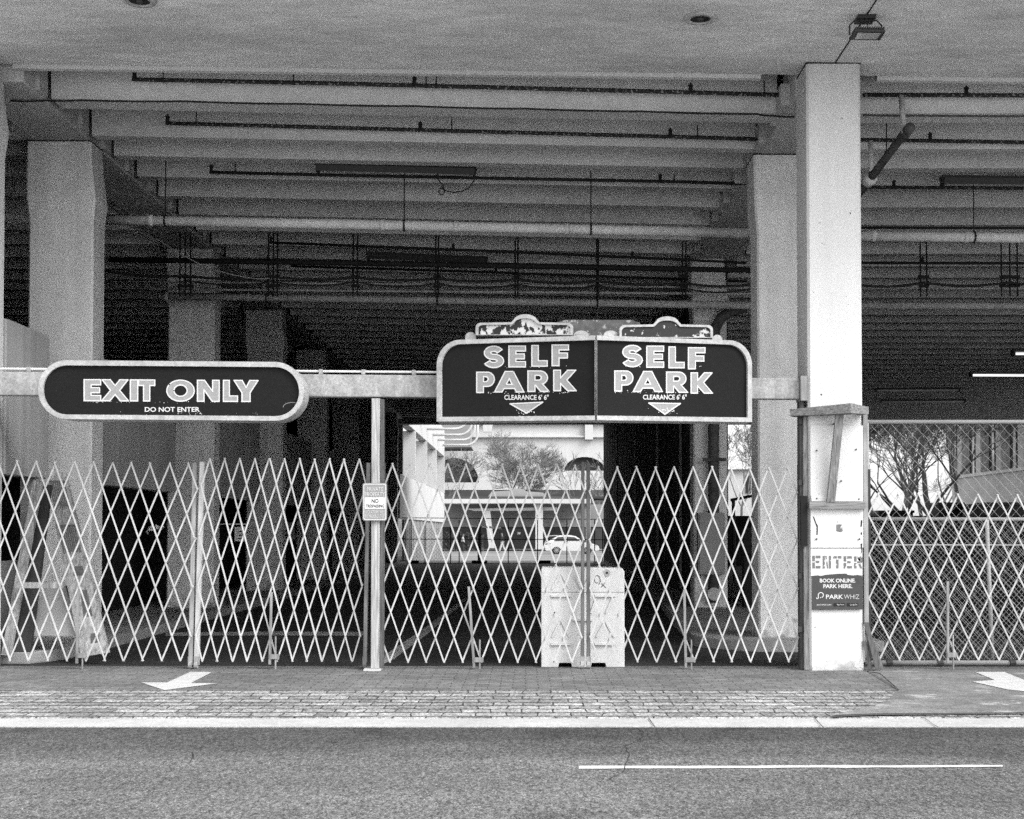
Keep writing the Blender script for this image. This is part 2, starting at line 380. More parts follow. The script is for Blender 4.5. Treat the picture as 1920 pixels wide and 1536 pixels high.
def arc(cx, cy, rx, ry, a0, a1, n=14):
    return [(cx + rx * math.cos(R(a0 + (a1 - a0) * i / n)), cy + ry * math.sin(R(a0 + (a1 - a0) * i / n))) for i in range(n + 1)]
def glyph(c):
    """heavy wide capitals in a unit box, y up: list of closed outlines"""
    s = .31
    if c == 'E': return [[(0, 0), (1, 0), (1, .25), (.42, .25), (.42, .385), (.93, .385), (.93, .62), (.42, .62), (.42, .76), (1, .76), (1, 1), (0, 1)]]
    if c == 'F': return [[(0, 0), (.42, 0), (.42, .37), (.93, .37), (.93, .61), (.42, .61), (.42, .76), (1, .76), (1, 1), (0, 1)]]
    if c == 'L': return [[(0, 0), (1, 0), (1, .26), (.42, .26), (.42, 1), (0, 1)]]
    if c == 'I': return [[(0, 0), (1, 0), (1, 1), (0, 1)]]
    if c == 'T': return [[(.31, 0), (.69, 0), (.69, .74), (1, .74), (1, 1), (0, 1), (0, .74), (.31, .74)]]
    if c == 'X': return [[(0, 0), (.30, 0), (.5, .30), (.70, 0), (1, 0), (.67, .5), (.98, 1), (.68, 1), (.5, .72), (.32, 1), (.02, 1), (.33, .5)]]
    if c == 'Y': return [[(.33, 0), (.67, 0), (.67, .42), (1, 1), (.66, 1), (.5, .66), (.34, 1), (0, 1), (.33, .42)]]
    if c == 'N': return [[(0, 0), (.30, 0), (.30, .55), (.68, 0), (1, 0), (1, 1), (.70, 1), (.70, .47), (.32, 1), (0, 1)]]
    if c == 'K': return [[(0, 0), (.30, 0), (.30, .36), (.62, 0), (1, 0), (.58, .52), (.98, 1), (.62, 1), (.30, .62), (.30, 1), (0, 1)]]
    if c == 'A': return [[(0, 0), (.25, 0), (.32, .17), (.68, .17), (.75, 0), (1, 0), (.64, 1), (.36, 1)], [(.40, .37), (.60, .37), (.5, .66)]]
    if c == 'O': return [arc(.5, .5, .5, .5, 0, 360, 40)[:-1], arc(.5, .5, .24, .27, 0, -360, 32)[:-1]]
    if c == 'P': return [[(0, 0), (.38, 0), (.38, .30), (.60, .30)] + arc(.60, .65, .40, .35, -90, 90, 14) + [(0, 1)],
                         [(.38, .53), (.38, .78), (.52, .78)] + arc(.52, .655, .13, .125, 90, -90, 8) + [(.52, .53)]]
    if c == 'R': return [[(0, 0), (.33, 0), (.33, .30), (.36, .30), (.60, 0), (1, 0), (.68, .37)] + arc(.56, .67, .36, .33, -62, 90, 14) + [(0, 1)],
                         [(.33, .55), (.33, .79), (.50, .79)] + arc(.50, .67, .13, .12, 90, -90, 8) + [(.50, .55)]]
    if c == 'S':
        cl = arc(.50, .70, .31, .20, 22, 270, 22) + arc(.50, .30, .33, .20, 90, -162, 22)[1:]
        pts = cl; w_ = .135; L, Rr = [], []
        for i, p in enumerate(pts):
            a, b = pts[max(i - 1, 0)], pts[min(i + 1, len(pts) - 1)]; dx, dy = b[0] - a[0], b[1] - a[1]; l = math.hypot(dx, dy) or 1
            nx, ny = -dy / l, dx / l; L.append((p[0] + nx * w_ * 1.15, p[1] + ny * w_ * .95)); Rr.append((p[0] - nx * w_ * 1.15, p[1] - ny * w_ * .95))
        o = L + Rr[::-1]; x0 = min(p[0] for p in o); x1 = max(p[0] for p in o); y0 = min(p[1] for p in o); y1 = max(p[1] for p in o)
        return [[((p[0] - x0) / (x1 - x0), (p[1] - y0) / (y1 - y0)) for p in o]]
def word(letters):
    """letters: (char, u0, v0, u1, v1) -> pixel outlines"""
    out = []
    for c, u0, v0, u1, v1 in letters:
        for pl in glyph(c): out.append([(u0 + x * (u1 - u0), v1 - y * (v1 - v0)) for x, y in pl])
    return out

# ------------------------------------------------------------------ layout
D0 = 14.86                                  # front column face
GY = 14.98                                  # gate line
ROWS = [17.7 + 6.9 * i for i in range(7)]   # column rows
LX0, LX1 = -6.41, -5.58                     # left column line
RX0, RX1 = 2.94, 3.78                       # right column line
END = 62.5
def drop(x):                                # the deck falls to the right in the main bay
    return 0.0 if x < LX1 else (-.0205 * (x - LX1) if x < RX0 else -.0205 * (RX0 - LX1))
ZT = PZ(185, 16.05, 88)                     # stem underside at the left girder

# ------------------------------------------------------------------ ground
KY0, KY1 = G(960, 1362).y, G(960, 1347).y   # gutter strip
PAV = G(960, 1295).y
b = MB(); b.poly([(-70, .5, -.008), (70, .5, -.008), (70, KY0, -.008), (-70, KY0, -.008)]); struct(b.build('road', M['asphalt']))
b = MB(); b.poly([(-70, -60, .0), (70, -60, .0), (70, .5, .0), (-70, .5, .0)]); struct(b.build('bounce_ground', M['white_wall']))  # unseen pale ground behind the camera, added to bounce light onto the ceiling
b = MB()
b.poly([(-600, -900, -.5), (600, -900, -.5), (600, 1500, -.5), (-600, 1500, -.5)])
struct(b.build('ground', M['far_ground']))
b = MB(); b.poly([(-70, KY0, 0), (70, KY0, 0), (70, KY1, 0), (-70, KY1, 0)]); b.poly([(-70, KY0, 0), (-70, KY0, -.3), (70, KY0, -.3), (70, KY0, 0)])
struct(b.build('gutter', M['gutter']))
b = MB(); b.poly([(-70, KY1, .006), (70, KY1, .006), (70, PAV, .006), (-70, PAV, .006)]); b.poly([(-70, KY1, .006), (-70, KY1, -.2), (70, KY1, -.2), (70, KY1, .006)])
struct(b.build('pavement', M['paver']))
b = MB(); b.poly([(-70, PAV, .006), (70, PAV, .006), (70, 15.35, .006), (-70, 15.35, .006)]); struct(b.build('brick_pavement', M['brick']))
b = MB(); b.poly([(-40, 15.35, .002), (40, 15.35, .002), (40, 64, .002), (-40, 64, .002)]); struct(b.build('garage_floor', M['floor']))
b = MB(); b.poly([(-40, 64, .002), (40, 64, .002), (60, 112, -.42), (-60, 112, -.42)]); b.poly([(-60, 112, -.42), (60, 112, -.42), (60, 300, -.42), (-60, 300, -.42)])
struct(b.build('rear_yard', M['far_ground']))
pa = [(1620, 1258), (1650, 1262), (1686, 1293), (1668, 1310), (1640, 1324), (1600, 1332), (1560, 1341), (1640, 1338), (1780, 1337), (1990, 1335), (2100, 1330), (2100, 1256)]
b = MB(); b.poly([G(u, v, .012) for u, v in pa]); struct(b.build('asphalt_patch', M['patch']))
b = MB()
for pl in ([(1560, 1342), (1640, 1338.5), (1780, 1337.5), (2000, 1335.5), (2000, 1337.2), (1780, 1339.5), (1640, 1340.6), (1562, 1344.5)],
           [(1625, 1257), (1626.3, 1257), (1687, 1292.6), (1685, 1293.4)]):
    b.poly([G(u, v, .016) for u, v in pl])
struct(b.build('kerb_gap', M['gap']))
b = MB()
def crackline(b, pts, wpx, z):
    for (u0, v0), (u1, v1) in zip(pts, pts[1:]):
        w0 = wpx * random.uniform(.6, 1.2)
        b.poly([G(u0 - w0, v0, z), G(u0 + w0, v0, z), G(u1 + w0, v1, z), G(u1 - w0, v1, z)])
def jag(pts, n, amp):
    out = []
    for (u0, v0), (u1, v1) in zip(pts, pts[1:]):
        for i in range(n): t = i / n; out.append((u0 + (u1 - u0) * t + random.uniform(-amp, amp), v0 + (v1 - v0) * t))
    return out + [pts[-1]]
crackline(b, [(1216, 1346), (1228, 1363)], 1.2, .009); crackline(b, [(1527, 1346), (1544, 1364)], 1.2, .009)
crackline(b, jag([(1735, 1347), (1743, 1353), (1758, 1363)], 3, 1.5), 1.0, .009)
struct(b.build('pavement_cracks', M['crack']))
b = MB()
crackline(b, jag([(1197, 1364), (1206, 1375), (1200, 1388), (1172, 1399), (1180, 1415), (1174, 1436), (1168, 1448), (1138, 1462), (1176, 1470)], 4, 2.5), .8, -.003)
crackline(b, jag([(1238, 1473), (1250, 1476), (1275, 1478)], 3, 2), .7, -.003)
crackline(b, jag([(360, 1409), (362, 1420), (357, 1428)], 3, 1.5), .9, -.003)
crackline(b, jag([(40, 1398), (150, 1396), (260, 1399)], 5, 2), .5, -.003)
crackline(b, jag([(1290, 1474), (1420, 1484), (1500, 1483), (1650, 1492)], 6, 3), .5, -.003)
crackline(b, jag([(700, 1371), (860, 1369), (900, 1372)], 5, 3), .5, -.003)
struct(b.build('road_cracks', M['crack']))
b = MB(); n = 24
top = [(1085 + 795 * i / n, 1436.2 - 2.0 * i / n + random.uniform(-.5, .5)) for i in range(n + 1)]
bot = [(u, 1441.3 - 3.2 * i / n + random.uniform(-.5, .5)) for i, (u, v) in enumerate(top)]
b.poly([G(u, v, -.004) for u, v in top + bot[::-1]]); struct(b.build('lane_line', M['paint']))
b = MB(); b.poly([G(u, v, .011) for u, v in [(356.7, 1260), (398, 1260), (358, 1280.7), (408, 1281.3), (308, 1294), (265, 1279.7), (313, 1279.7)]]); struct(b.build('painted_arrow', M['paint']))
b = MB(); b.poly([G(u, v, .017) for u, v in [(1828, 1260), (1883, 1260), (1945, 1285), (1950, 1299), (1890, 1293), (1823, 1278), (1865, 1275)]]); struct(b.build('painted_arrow', M['paint']))
b = MB(); b.poly([G(u, v, .006) for u, v in [(312, 1186), (520, 1184), (688, 1185), (688, 1192), (420, 1191.5), (310, 1192.5)]])
b.poly([G(u, v, .006) for u, v in [(716, 1246), (738, 1236), (800, 1190), (886, 1116), (882, 1113), (790, 1182), (722, 1228)]])
b.poly([G(u, v, .006) for u, v in [(1145, 1146), (1180, 1143), (1182, 1145), (1147, 1148.5)]])
struct(b.build('floor_lines', M['worn_paint']))

# ------------------------------------------------------------------ parking garage
gar = thing('parking_garage', 'big concrete parking garage with ribbed ceiling on columns above the gated entrance', 'building', (0, 30, 0))
def part(b, name, m, **k): return b.build(name, m, gar, **k)
SOF0, SOF1 = 12.8, 15.28
zs = PZ(140, SOF1, 1460)
def zsof(x): return zs - .0137 * (x - PX(1460, SOF1))
b = MB(); XL, XR = -32, 32
b.hexa([(XL, SOF0, zsof(XL)), (XR, SOF0, zsof(XR)), (XR, SOF1, zsof(XR)), (XL, SOF1, zsof(XL)), (XL, SOF0, 9.2), (XR, SOF0, 9.2), (XR, SOF1, 9.2), (XL, SOF1, 9.2)])
part(b, 'soffit', M['soffit'])
b = MB()                                                        # thin lip behind the soffit edge
for xa, xb in ((LX1 - .15, RX0 - .35), (RX1 + .1, 24), (-30, LX0)):
    b.hexa([(xa, SOF1 + .003, zsof(xa) - .045), (xb, SOF1 + .003, zsof(xb) - .045), (xb, SOF1 + .08, zsof(xb) - .045), (xa, SOF1 + .08, zsof(xa) - .045),
            (xa, SOF1 + .003, zsof(xa) + .1), (xb, SOF1 + .003, zsof(xb) + .1), (xb, SOF1 + .08, zsof(xb) + .1), (xa, SOF1 + .08, zsof(xa) + .1)])
part(b, 'soffit_lip', M['white_column'])
b = MB(); b.box(-.006, .006, SOF0 + .05, D0 - .02, 0, .01); o = part(b, 'soffit_joint', M['crack'])
for v in o.data.vertices: v.co.x += PX(1566, D0, 115) ; v.co.z += zsof(v.co.x) - .008
# double tees
stems = [(16.05, .38), (17.56, .2), (18.5, .2), (19.6, .2), (20.75, .2), (21.95, .2)]
y = 23.1
while y < END - .5: stems.append((y, .2)); y += 1.15
def tee(pair, xa, xb, ynext):
    b = MB(); ft = .62
    for (yy, th) in pair:
        z0, z1 = ZT + drop((xa + xb) / 2 if False else xa), ZT + drop(xb)
        if xa < LX0: z0 = z1 = ZT
        if xa > RX0: z0 = z1 = ZT + drop(RX0)
        k = .035
        b.hexa([(xa, yy, z0), (xb, yy, z1), (xb, yy + th, z1), (xa, yy + th, z0),
                (xa, yy - k, z0 + ft), (xb, yy - k, z1 + ft), (xb, yy + th + k, z1 + ft), (xa, yy + th + k, z0 + ft)])
    ya, yb = pair[0][0] - .45, ynext - .46
    b.hexa([(xa, ya, z0 + ft + .002), (xb, ya, z1 + ft + .002), (xb, yb, z1 + ft + .002), (xa, yb, z0 + ft + .002), (xa, ya, z0 + ft + .1), (xb, ya, z1 + ft + .1), (xb, yb, z1 + ft + .1), (xa, yb, z0 + ft + .1)])
    part(b, 'tee_beam', M['concrete'])
for i in range(0, len(stems) - 1, 2):
    pr = stems[i:i + 2]; yn = stems[i + 2][0] if i + 2 < len(stems) else pr[1][0] + 1.2
    tee(pr, LX1 + .02, RX0 - .04, yn); tee(pr, RX1 + .06, 31, yn); tee(pr, -31, LX0 - .06, yn)
b = MB(); b.box(-32, 32, SOF1 + .0, END + 3, ZT + .8, ZT + 1.4); part(b, 'roof_slab', M['girder'])
# girders
for x0, x1, zz in ((LX0 + .05, LX1 - .06, ZT - .02), (RX0 + .05, RX1 - .06, ZT + drop(RX0) - .02)):
    b = MB(); b.box(x0, x1, SOF1 + .1, END, zz, ZT + .78, bev=.02)
    for (yy, th) in stems[:14]:                                 # bearing blocks under and beside each stem end
        b.box(x1 - .01, x1 + .055, yy - .32, yy - .05, zz + .02, ZT + .7)
        b.box(x0 - .10, x0 + .01, yy - .34, yy + th + .1, zz + .01, zz + .012 + .25)
    part(b, 'girder', M['girder'])
# columns
def column(x0, x1, y0, dep, z0, z1, m, flare=.05):
    c = .025; rings = []
    for z, dx, ex in ((z0, 0, 0), (z1 - 1.05, 0, 0), (z1 - .75, .0, .03), (z1 - .35, -.03, .01), (z1, -.04, .0)):
        if flare == 0: dx = ex = 0
        a, bb, c0, c1 = x0 + dx - ex, x1 + dx + ex, y0 - ex, y0 + dep + ex
        rings.append([(a + c, c0, z), (bb - c, c0, z), (bb, c0 + c, z), (bb, c1 - c, z), (bb - c, c1, z), (a + c, c1, z), (a, c1 - c, z), (a, c0 + c, z)])
    b = MB(); b.loft(rings); return part(b, 'column', m)
FCX0, FCX1 = PX(1515, D0, 700), PX(1617, D0, 700)
column(FCX0, FCX1, D0, .6, -.01, zsof(FCX0) + .02, M['white_column'], 0)
column(-6.46, -5.86, D0, .6, -.01, zsof(-6) + .02, M['column'], .05)
column(FCX0 + 8.6, FCX1 + 8.6, D0, .6, -.01, zsof(12) + .05, M['column'])
column(-14.9, -14.3, D0, .6, -.01, zsof(-14) + .02, M['column'])
for y in ROWS:
    column(LX0, LX1, y, .5, 0, ZT - .02, M['column'])
    wr = .84 if y < 20 else .6
    if y < 26: column(RX0, RX0 + wr, y, .55, 0, ZT + drop(RX0) - .02, M['column'])
    if y < 45: column(21.5, 22.3, y, .5, 0, ZT + drop(RX0) + .02, M['column'])
    column(-15.4, -14.6, y, .5, 0, ZT + .02, M['column'])
for x0, x1, y0, dp, zz in ((FCX0, FCX1, D0, .6, zsof(FCX0)), (LX0 - .04, LX1 - .04, ROWS[0], .5, ZT - .02), (RX0 - .04, RX1 - .04, ROWS[0], .55, ZT + drop(RX0) - .02)):
    b = MB(); b.box(x0 - .005, x1 + .005, y0 - .005, y0 + dp, zz - .018, zz - .002); part(b, 'bearing_joint', M['crack'])
# ramp spandrels along the left column line
for ya, yb in ((15.5, 16.9), (18.25, 23.0), (25.15, 30.2), (32.0, 37.4), (39.0, 44.3), (46, 51), (53, 58)):
    b = MB(); b.box(-6.05, -5.85, ya, yb, 2.13, 3.88, bev=.012); part(b, 'spandrel', M['spandrel'])
b = MB(); b.box(-7.3, -7.1, 15.5, END, 0, 3.9); part(b, 'void_shade_sheet', M['black_wall'])  # black sheet added behind the spandrels so the void reads as deep shade
# dark corrugated wall along the right line
b = MB(); y = 25.2; k = 0
while y < END:
    xo = 3.44 if k % 2 else 3.50
    b.box(xo, 3.64, y, y + (.9 if k % 2 else .25), 0, ZT + drop(RX0) - .03); y += .9 if k % 2 else .25; k += 1
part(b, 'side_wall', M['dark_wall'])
for y in (31, 36.5, 44, 53): b = MB(); b.box(3.39, 3.438, y, y + .06, .2, 6); part(b, 'wall_trim', M['post_steel'])
# far lintel, then unseen black side and rear walls added to block light
b = MB(); b.box(-31, 31, END, END + .6, ZT - .22, ZT + 1.2); part(b, 'lintel', M['girder'])
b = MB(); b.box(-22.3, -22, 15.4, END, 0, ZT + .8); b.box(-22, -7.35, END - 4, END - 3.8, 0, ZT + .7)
part(b, 'light_block_wall', M['black_wall'])
b = MB(); b.box(-22, -6.7, 15.42, 15.6, 0, ZT + .8); part(b, 'front_light_block', M['spandrel'])  # unseen wall across the left bay, added to keep daylight out
b = MB(); b.box(22.6, 22.9, 15.4, 40, 0, ZT + .7); part(b, 'light_block_wall', M['black_wall'])  # unseen right side wall, added to block light
b = MB(); b.box(3.8, 21.4, 24.4, 24.65, 0, 1.55); b.box(3.82, 21.4, 24.2, 24.38, 1.1, 1.2); part(b, 'parapet', M['black_wall'])

# islands with kerbs
b = MB(); b.prism([(-8, 15.6, 0), (-5.6, 15.6, 0), (-5.4, 16.0, 0), (-5.33, 17, 0), (-5.33, END - 1, 0), (-8, END - 1, 0)], (0, 0, .14)); struct(b.build('kerb_island', M['kerb'], bevel=.02))
pts = [(4.4, 17.15, 0)] + [(3.2 + 1.05 * math.cos(R(a)), 18.2 + 1.05 * math.sin(R(a)), 0) for a in range(-90, -181, -10)] + [(2.3, 22, 0), (2.75, 30, 0), (2.9, END - 1, 0), (4.4, END - 1, 0)]
b = MB(); b.prism(pts, (0, 0, .14)); struct(b.build('kerb_island', M['kerb'], bevel=.02))

# ------------------------------------------------------------------ header bar across the entrance
BY = 14.9
hb = thing('header_bar', 'long weathered white box bar carrying the signs across the entrance', 'bar', P(700, 725, BY))
b = MB()
zl0, zl1 = PZ(741, BY), PZ(697, BY); zr0, zr1 = PZ(748, BY), PZ(709, BY)
xl, xr = -9.5, PX(1499, BY, 725)
def hz(x, a, c): t = (x - PX(0, BY)) / (PX(1490, BY) - PX(0, BY)); return a + (c - a) * t
b.hexa([(xl, BY, hz(xl, zl0, zr0)), (xr, BY, hz(xr, zl0, zr0)), (xr, BY + .16, hz(xr, zl0, zr0)), (xl, BY + .16, hz(xl, zl0, zr0)),
        (xl, BY, hz(xl, zl1, zr1)), (xr, BY, hz(xr, zl1, zr1)), (xr, BY + .16, hz(xr, zl1, zr1)), (xl, BY + .16, hz(xl, zl1, zr1))])
b.build('beam', M['bar'], hb, bevel=.012)
b = MB(); x1 = PX(818, BY)
b.tube([(xl, BY + .03, hz(xl, zl1, zr1) + .035), (x1, BY + .03, hz(x1, zl1, zr1) + .035)], .013)
b.build('conduit', M['pipe_white'], hb)
b = MB()
for u in (50, 600, 680, 775): x = PX(u, BY); b.box(x - .02, x + .02, BY + .005, BY + .06, hz(x, zl1, zr1) + .002, hz(x, zl1, zr1) + .055)
b.build('clip', M['bar'], hb)
b = MB(); b.box(xr + .002, xr + .075, BY - .06, BY + .2, PZ(752, BY), PZ(706, BY)); b.build('end_bracket', M['post_steel'], hb)

# ------------------------------------------------------------------ EXIT ONLY sign
NF = Vector((0, -1, 0))
def capsule(u0, v0, u1, v1, r, n=10):
    pts = []
    for cx, cy, a in ((u1 - r, v0 + r, -90), (u1 - r, v1 - r, 0), (u0 + r, v1 - r, 90), (u0 + r, v0 + r, 180)): pts += arc(cx, cy, r, r, a, a + 90, n)
    return pts
def tilt(pl, k, u0): return [(u, v + k * (u - u0)) for u, v in pl]
EY = 14.5
es = thing('exit_sign', 'long dark lozenge sign with EXIT ONLY in outlined grey capitals, on the header bar', 'sign', P(325, 735, EY))
O = P(325, 735, EY)
outer = tilt(capsule(74, 676, 571, 786, 54), .008, 74); inner = tilt(capsule(83, 685.5, 562, 777.5, 45), .008, 74)
b = MB(); b.prism([onplane(u, v, O, NF) for u, v in outer], (0, .30, 0)); b.build('cabinet', M['sign_frame'], es)
planar('frame', [outer, inner], O, NF, M['sign_frame'], es, off=.022, thick=.02)
planar('face', [inner], O, NF, M['sign_face'], es, off=.004, thick=.002)
ex = word([(c, (u0) / 3, 512 + 601 / 3, (u1) / 3, 512 + 719 / 3) for c, u0, u1 in
           (('E', 475, 568), ('X', 574, 724), ('I', 735, 776), ('T', 781, 872), ('O', 940, 1094), ('N', 1112, 1234), ('L', 1258, 1337), ('Y', 1318, 1452))])
ex = [tilt(p, .005, 160) for p in ex]
planar('lettering', ex, O, NF, M['letter'], es, off=.008, thick=.001)
outline('letter_outline', ex, O, NF, M['letter_edge'], es, .0105, spots=[(random.uniform(325, 380), random.uniform(773, 779), random.uniform(.4, 1.3)) for _ in range(16)] + [(random.uniform(160, 470), random.gauss(754, 1.2), random.uniform(.4, 1.1)) for _ in range(34)]
       + [(random.uniform(180, 540), random.uniform(772, 778), random.uniform(.3, .7)) for _ in range(14)])
textmesh('small_lettering', [('DO NOT ENTER', (272, 763.5, 375, 772.5), .02)], O, NF, M['letter_edge'], es, .009)
b = MB(); b.tube([onplane(u, v, O, NF) + NF * .008 for u, v in arc(548, 764, 17, 9, 180, 300, 10)], .003, 5); b.build('scratch', M['letter'], es)
b = MB()
for u in (150, 500): x = PX(u, EY); b.box(x - .03, x + .03, EY + .3, BY - .002, zl0 + .02, zl1 - .04)
b.build('bracket', M['dark_steel'], es)

# ------------------------------------------------------------------ SELF PARK sign, two angled faces
sp_ = thing('self_park_sign', 'dark two-faced SELF PARK sign with peeling crests, hung over the middle gate', 'sign', P(1117, 735, 14.3))
apex_d, left_d, right_d = 14.2, 14.62, 14.66
aT, aB = P(1117, 630, apex_d), P(1117, 788, apex_d)
lB, rB = P(821, 791, left_d), P(1407, 792, right_d)
def vplane(p, q):
    d_ = (q - p); d_.z = 0; d_.normalize(); n = Vector((d_.y, -d_.x, 0))
    if n.y > 0: n = -n
    return p, n
OL, NL = vplane(lB, aB); OR, NR = vplane(aB, rB)
def rcorner(cx, cy, rx, ry, a0, a1): return arc(cx, cy, rx, ry, a0, a1, 10)
outL = [(1117, 788.5), (821, 791), (821, 700)] + [(821, 690)] + arc(866, 686, 45, 48, 180, 263, 10) + [(1117, 630)]
inL = [(1116.8, 780), (829.5, 782.5), (829.5, 695)] + arc(868, 688, 38.5, 42, 180, 263, 10) + [(1116.8, 638.5)]
outR = [(1117, 630), (1350, 638.5)] + arc(1364, 686, 43, 47, -92, 0, 10) + [(1407, 792), (1117, 788.5)]
inR = [(1117.2, 638.5), (1348, 646.5)] + arc(1362, 688, 37, 41, -92, 0, 10) + [(1399, 783.5), (1117.2, 780)]
for ou, inn, o_, n_ in ((outL, inL, OL, NL), (outR, inR, OR, NR)):
    b = MB(); b.prism([onplane(u, v, o_, n_) for u, v in ou], (0, .28, 0)); b.build('cabinet', M['sign_frame'], sp_)
    planar('frame', [ou, inn], o_, n_, M['sign_frame'], sp_, off=.022, thick=.02)
    planar('face', [inn], o_, n_, M['sign_face'], sp_, off=.004, thick=.002)
def pk(x): return 640 + x / 3
def pv(y): return 512 + y / 3
SL = [('S', pk(806), pv(413), pk(914), pv(533)), ('E', pk(944), pv(412), pk(1037), pv(529)), ('L', pk(1073), pv(409), pk(1159), pv(525)), ('F', pk(1187), pv(406), pk(1279), pv(522)),
      ('P', pk(763), pv(559), pk(862), pv(673)), ('A', pk(864), pv(555), pk(1028), pv(670)), ('R', pk(1051), pv(552), pk(1170), pv(667)), ('K', pk(1196), pv(548), pk(1322), pv(663))]
dx = 259.0
SR = [('S', 1167, 648, 1203.5, 688), ('E', 1212, 649.5, 1243.5, 689), ('L', 1253.5, 651, 1282, 690), ('F', 1290, 652.5, 1321, 692),
      ('P', 1152, 696, 1186, 733.5), ('A', 1186.5, 697, 1241, 734.5), ('R', 1249, 698, 1288.5, 736), ('K', 1295, 699.5, 1335, 737.5)]
for lets, o_, n_, arrow, clr in ((SL, OL, NL, [(957, 757.5), (1018, 754.5), (988, 775)], (946, 740.5, 1029, 750)),
                                 (SR, OR, NR, [(1216, 756), (1275, 757), (1246, 777)], (1205, 740, 1287, 749.5))):
    wd = word(lets)
    um = arrow[2][0]
    planar('lettering', wd + [arrow], o_, n_, M['letter'], sp_, off=.008, thick=.001)
    outline('letter_outline', wd + [arrow], o_, n_, M['letter_edge'], sp_, .0105, spots=[(um + random.gauss(0, 9), 772 + random.gauss(0, 3.5), random.uniform(.6, 1.7)) for _ in range(26)]
           + [(random.uniform(lets[4][1], lets[7][3]), random.gauss(lets[5][4] + 1, 1.2), random.uniform(.4, 1.3)) for _ in range(34)]
           + [(random.uniform(lets[0][1], lets[3][3]), random.gauss(lets[0][4] - 1, 1.0), random.uniform(.4, 1.0)) for _ in range(14)])
    textmesh('small_lettering', [('CLEARANCE 6\' 6"', clr, .02)], o_, n_, M['letter_edge'], sp_, .009)
# crests above the faces
def crest(c0, c1, o_, n_, m, top, kv):
    w_ = c1 - c0; mid = (c0 + c1) / 2 + 2
    out = [(c0, top + 34 + kv), (c0, top + 24)] + arc(c0 + 10, top + 22, 10, 9, 180, 262, 5) + [(mid - 26, top + 12)] + arc(mid, top + 8, 21, 11, 190, 350, 9) + [(mid + 26, top + 12)] \
        + arc(c1 - 10, top + 22, 10, 9, -82, 0, 5) + [(c1, top + 34 + kv)]
    cx, cy = (c0 + c1) / 2, top + 20
    inn = [(cx + (u - cx) * .95, cy + 2.5 + (v - cy) * .78) for u, v in out]
    b = MB(); b.prism([onplane(u, v, o_, n_) + n_ * .0 for u, v in out], (0, .2, 0)); b.build('crest', M['sign_frame'], sp_)
    planar('crest_frame', [out, inn], o_, n_, M['sign_frame'], sp_, off=.014, thick=.012)
    planar('crest_face', [inn], o_, n_, m, sp_, off=.004, thick=.002)
crest(893, 1075, OL, NL, M['plaque'], 593, 2)
crest(1160, 1335, OR, NR, M['plaque_dark'], 597, 3)
# stepped shoulders and the rear cabinet
for c0, c1, o_, n_, v0 in ((872, 892, OL, NL, 634), (1076, 1104, OL, NL, 631), (1132, 1159, OR, NR, 631), (1336, 1355, OR, NR, 639)):
    b = MB(); b.prism([onplane(u, v, o_, n_) + Vector((0, .03, 0)) for u, v in [(c0, v0 + 2), (c0, v0 - 4)] + arc((c0 + c1) / 2, v0 - 3, (c1 - c0) / 2, 9, 180, 360, 8) + [(c1, v0 + 2)]], (0, .2, 0)); b.build('shoulder', M['sign_frame'], sp_)
b = MB(); b.prism([P(u, v, 15.0) for u, v in [(1040, 632), (1040, 606), (1060, 600), (1185, 600), (1200, 606), (1200, 632)]], (0, .12, 0)); b.build('rear_panel', M['rust_panel'], sp_)
b = MB()
for u in (880, 1117, 1350): x = PX(u, 14.9); b.box(x - .03, x + .03, 14.66, BY - .003, zr0 + .03, zr1 - .04)
b.build('bracket', M['dark_steel'], sp_)

# ------------------------------------------------------------------ timber post with notice
WY = 14.84
wp = thing('timber_post', 'square weathered timber post between the gates under the header bar', 'post', G(706, 1255))
b = MB(); x0, x1 = PX(696, WY, 1000), PX(711.5, WY, 1000)
b.box(x0, x1, WY, WY + .14, .03, PZ(748, BY) + .0, bev=.006); b.build('shaft', M['wood'], wp)
b = MB(); b.box(x1 + .002, x1 + .042, WY + .03, WY + .13, .03, PZ(749, BY)); b.build('side_batten', M['dark_wood'], wp)
b = MB(); b.box(x0 - .07, x1 + .02, WY - .07, WY + .2, .008, .028); b.build('foot_plate', M['paint'], wp)
NY = WY - .03
ns = thing('notice_sign', 'small grey rectangular PRIVATE PROPERTY notice fixed to the timber post', 'sign', P(702, 941, NY))
O = P(702, 941, NY)
card = capsule(680, 906, 725.5, 976.5, 4, 4); ci = capsule(681.5, 907.5, 724, 975, 3.4, 4); ci2 = capsule(683, 909, 722.5, 973.5, 3, 4)
planar('plate', [card], O, NF, M['sign_grey'], ns, off=0, thick=.004)
planar('border', [ci, ci2], O, NF, M['letter_edge'], ns, off=.006, thick=.0006)
planar('white_panel', [[(684, 933), (722, 933), (722, 954), (684, 954)]], O, NF, M['paper'], ns, off=.006, thick=.0006)
textmesh('lettering', [('PRIVATE', (688, 913.5, 718.5, 921), .0), ('PROPERTY', (684.5, 923, 721.5, 931), .0), ('VIOLATORS WILL', (685, 957, 722, 963), .0), ('BE PROSECUTED', (685, 965, 722, 971), .0)], O, NF, M['letter_edge'], ns, .0075)
textmesh('lettering', [('NO', (697, 935.5, 710, 943.5), .02), ('TRESPASSING', (686, 946, 720.5, 952), .02)], O, NF, M['ink'], ns, .0085)
b = MB(); b.box(PX(698, WY), PX(706, WY), NY + .005, WY - .001, PZ(960, WY), PZ(915, WY)); b.build('spacer', M['dark_steel'], ns)

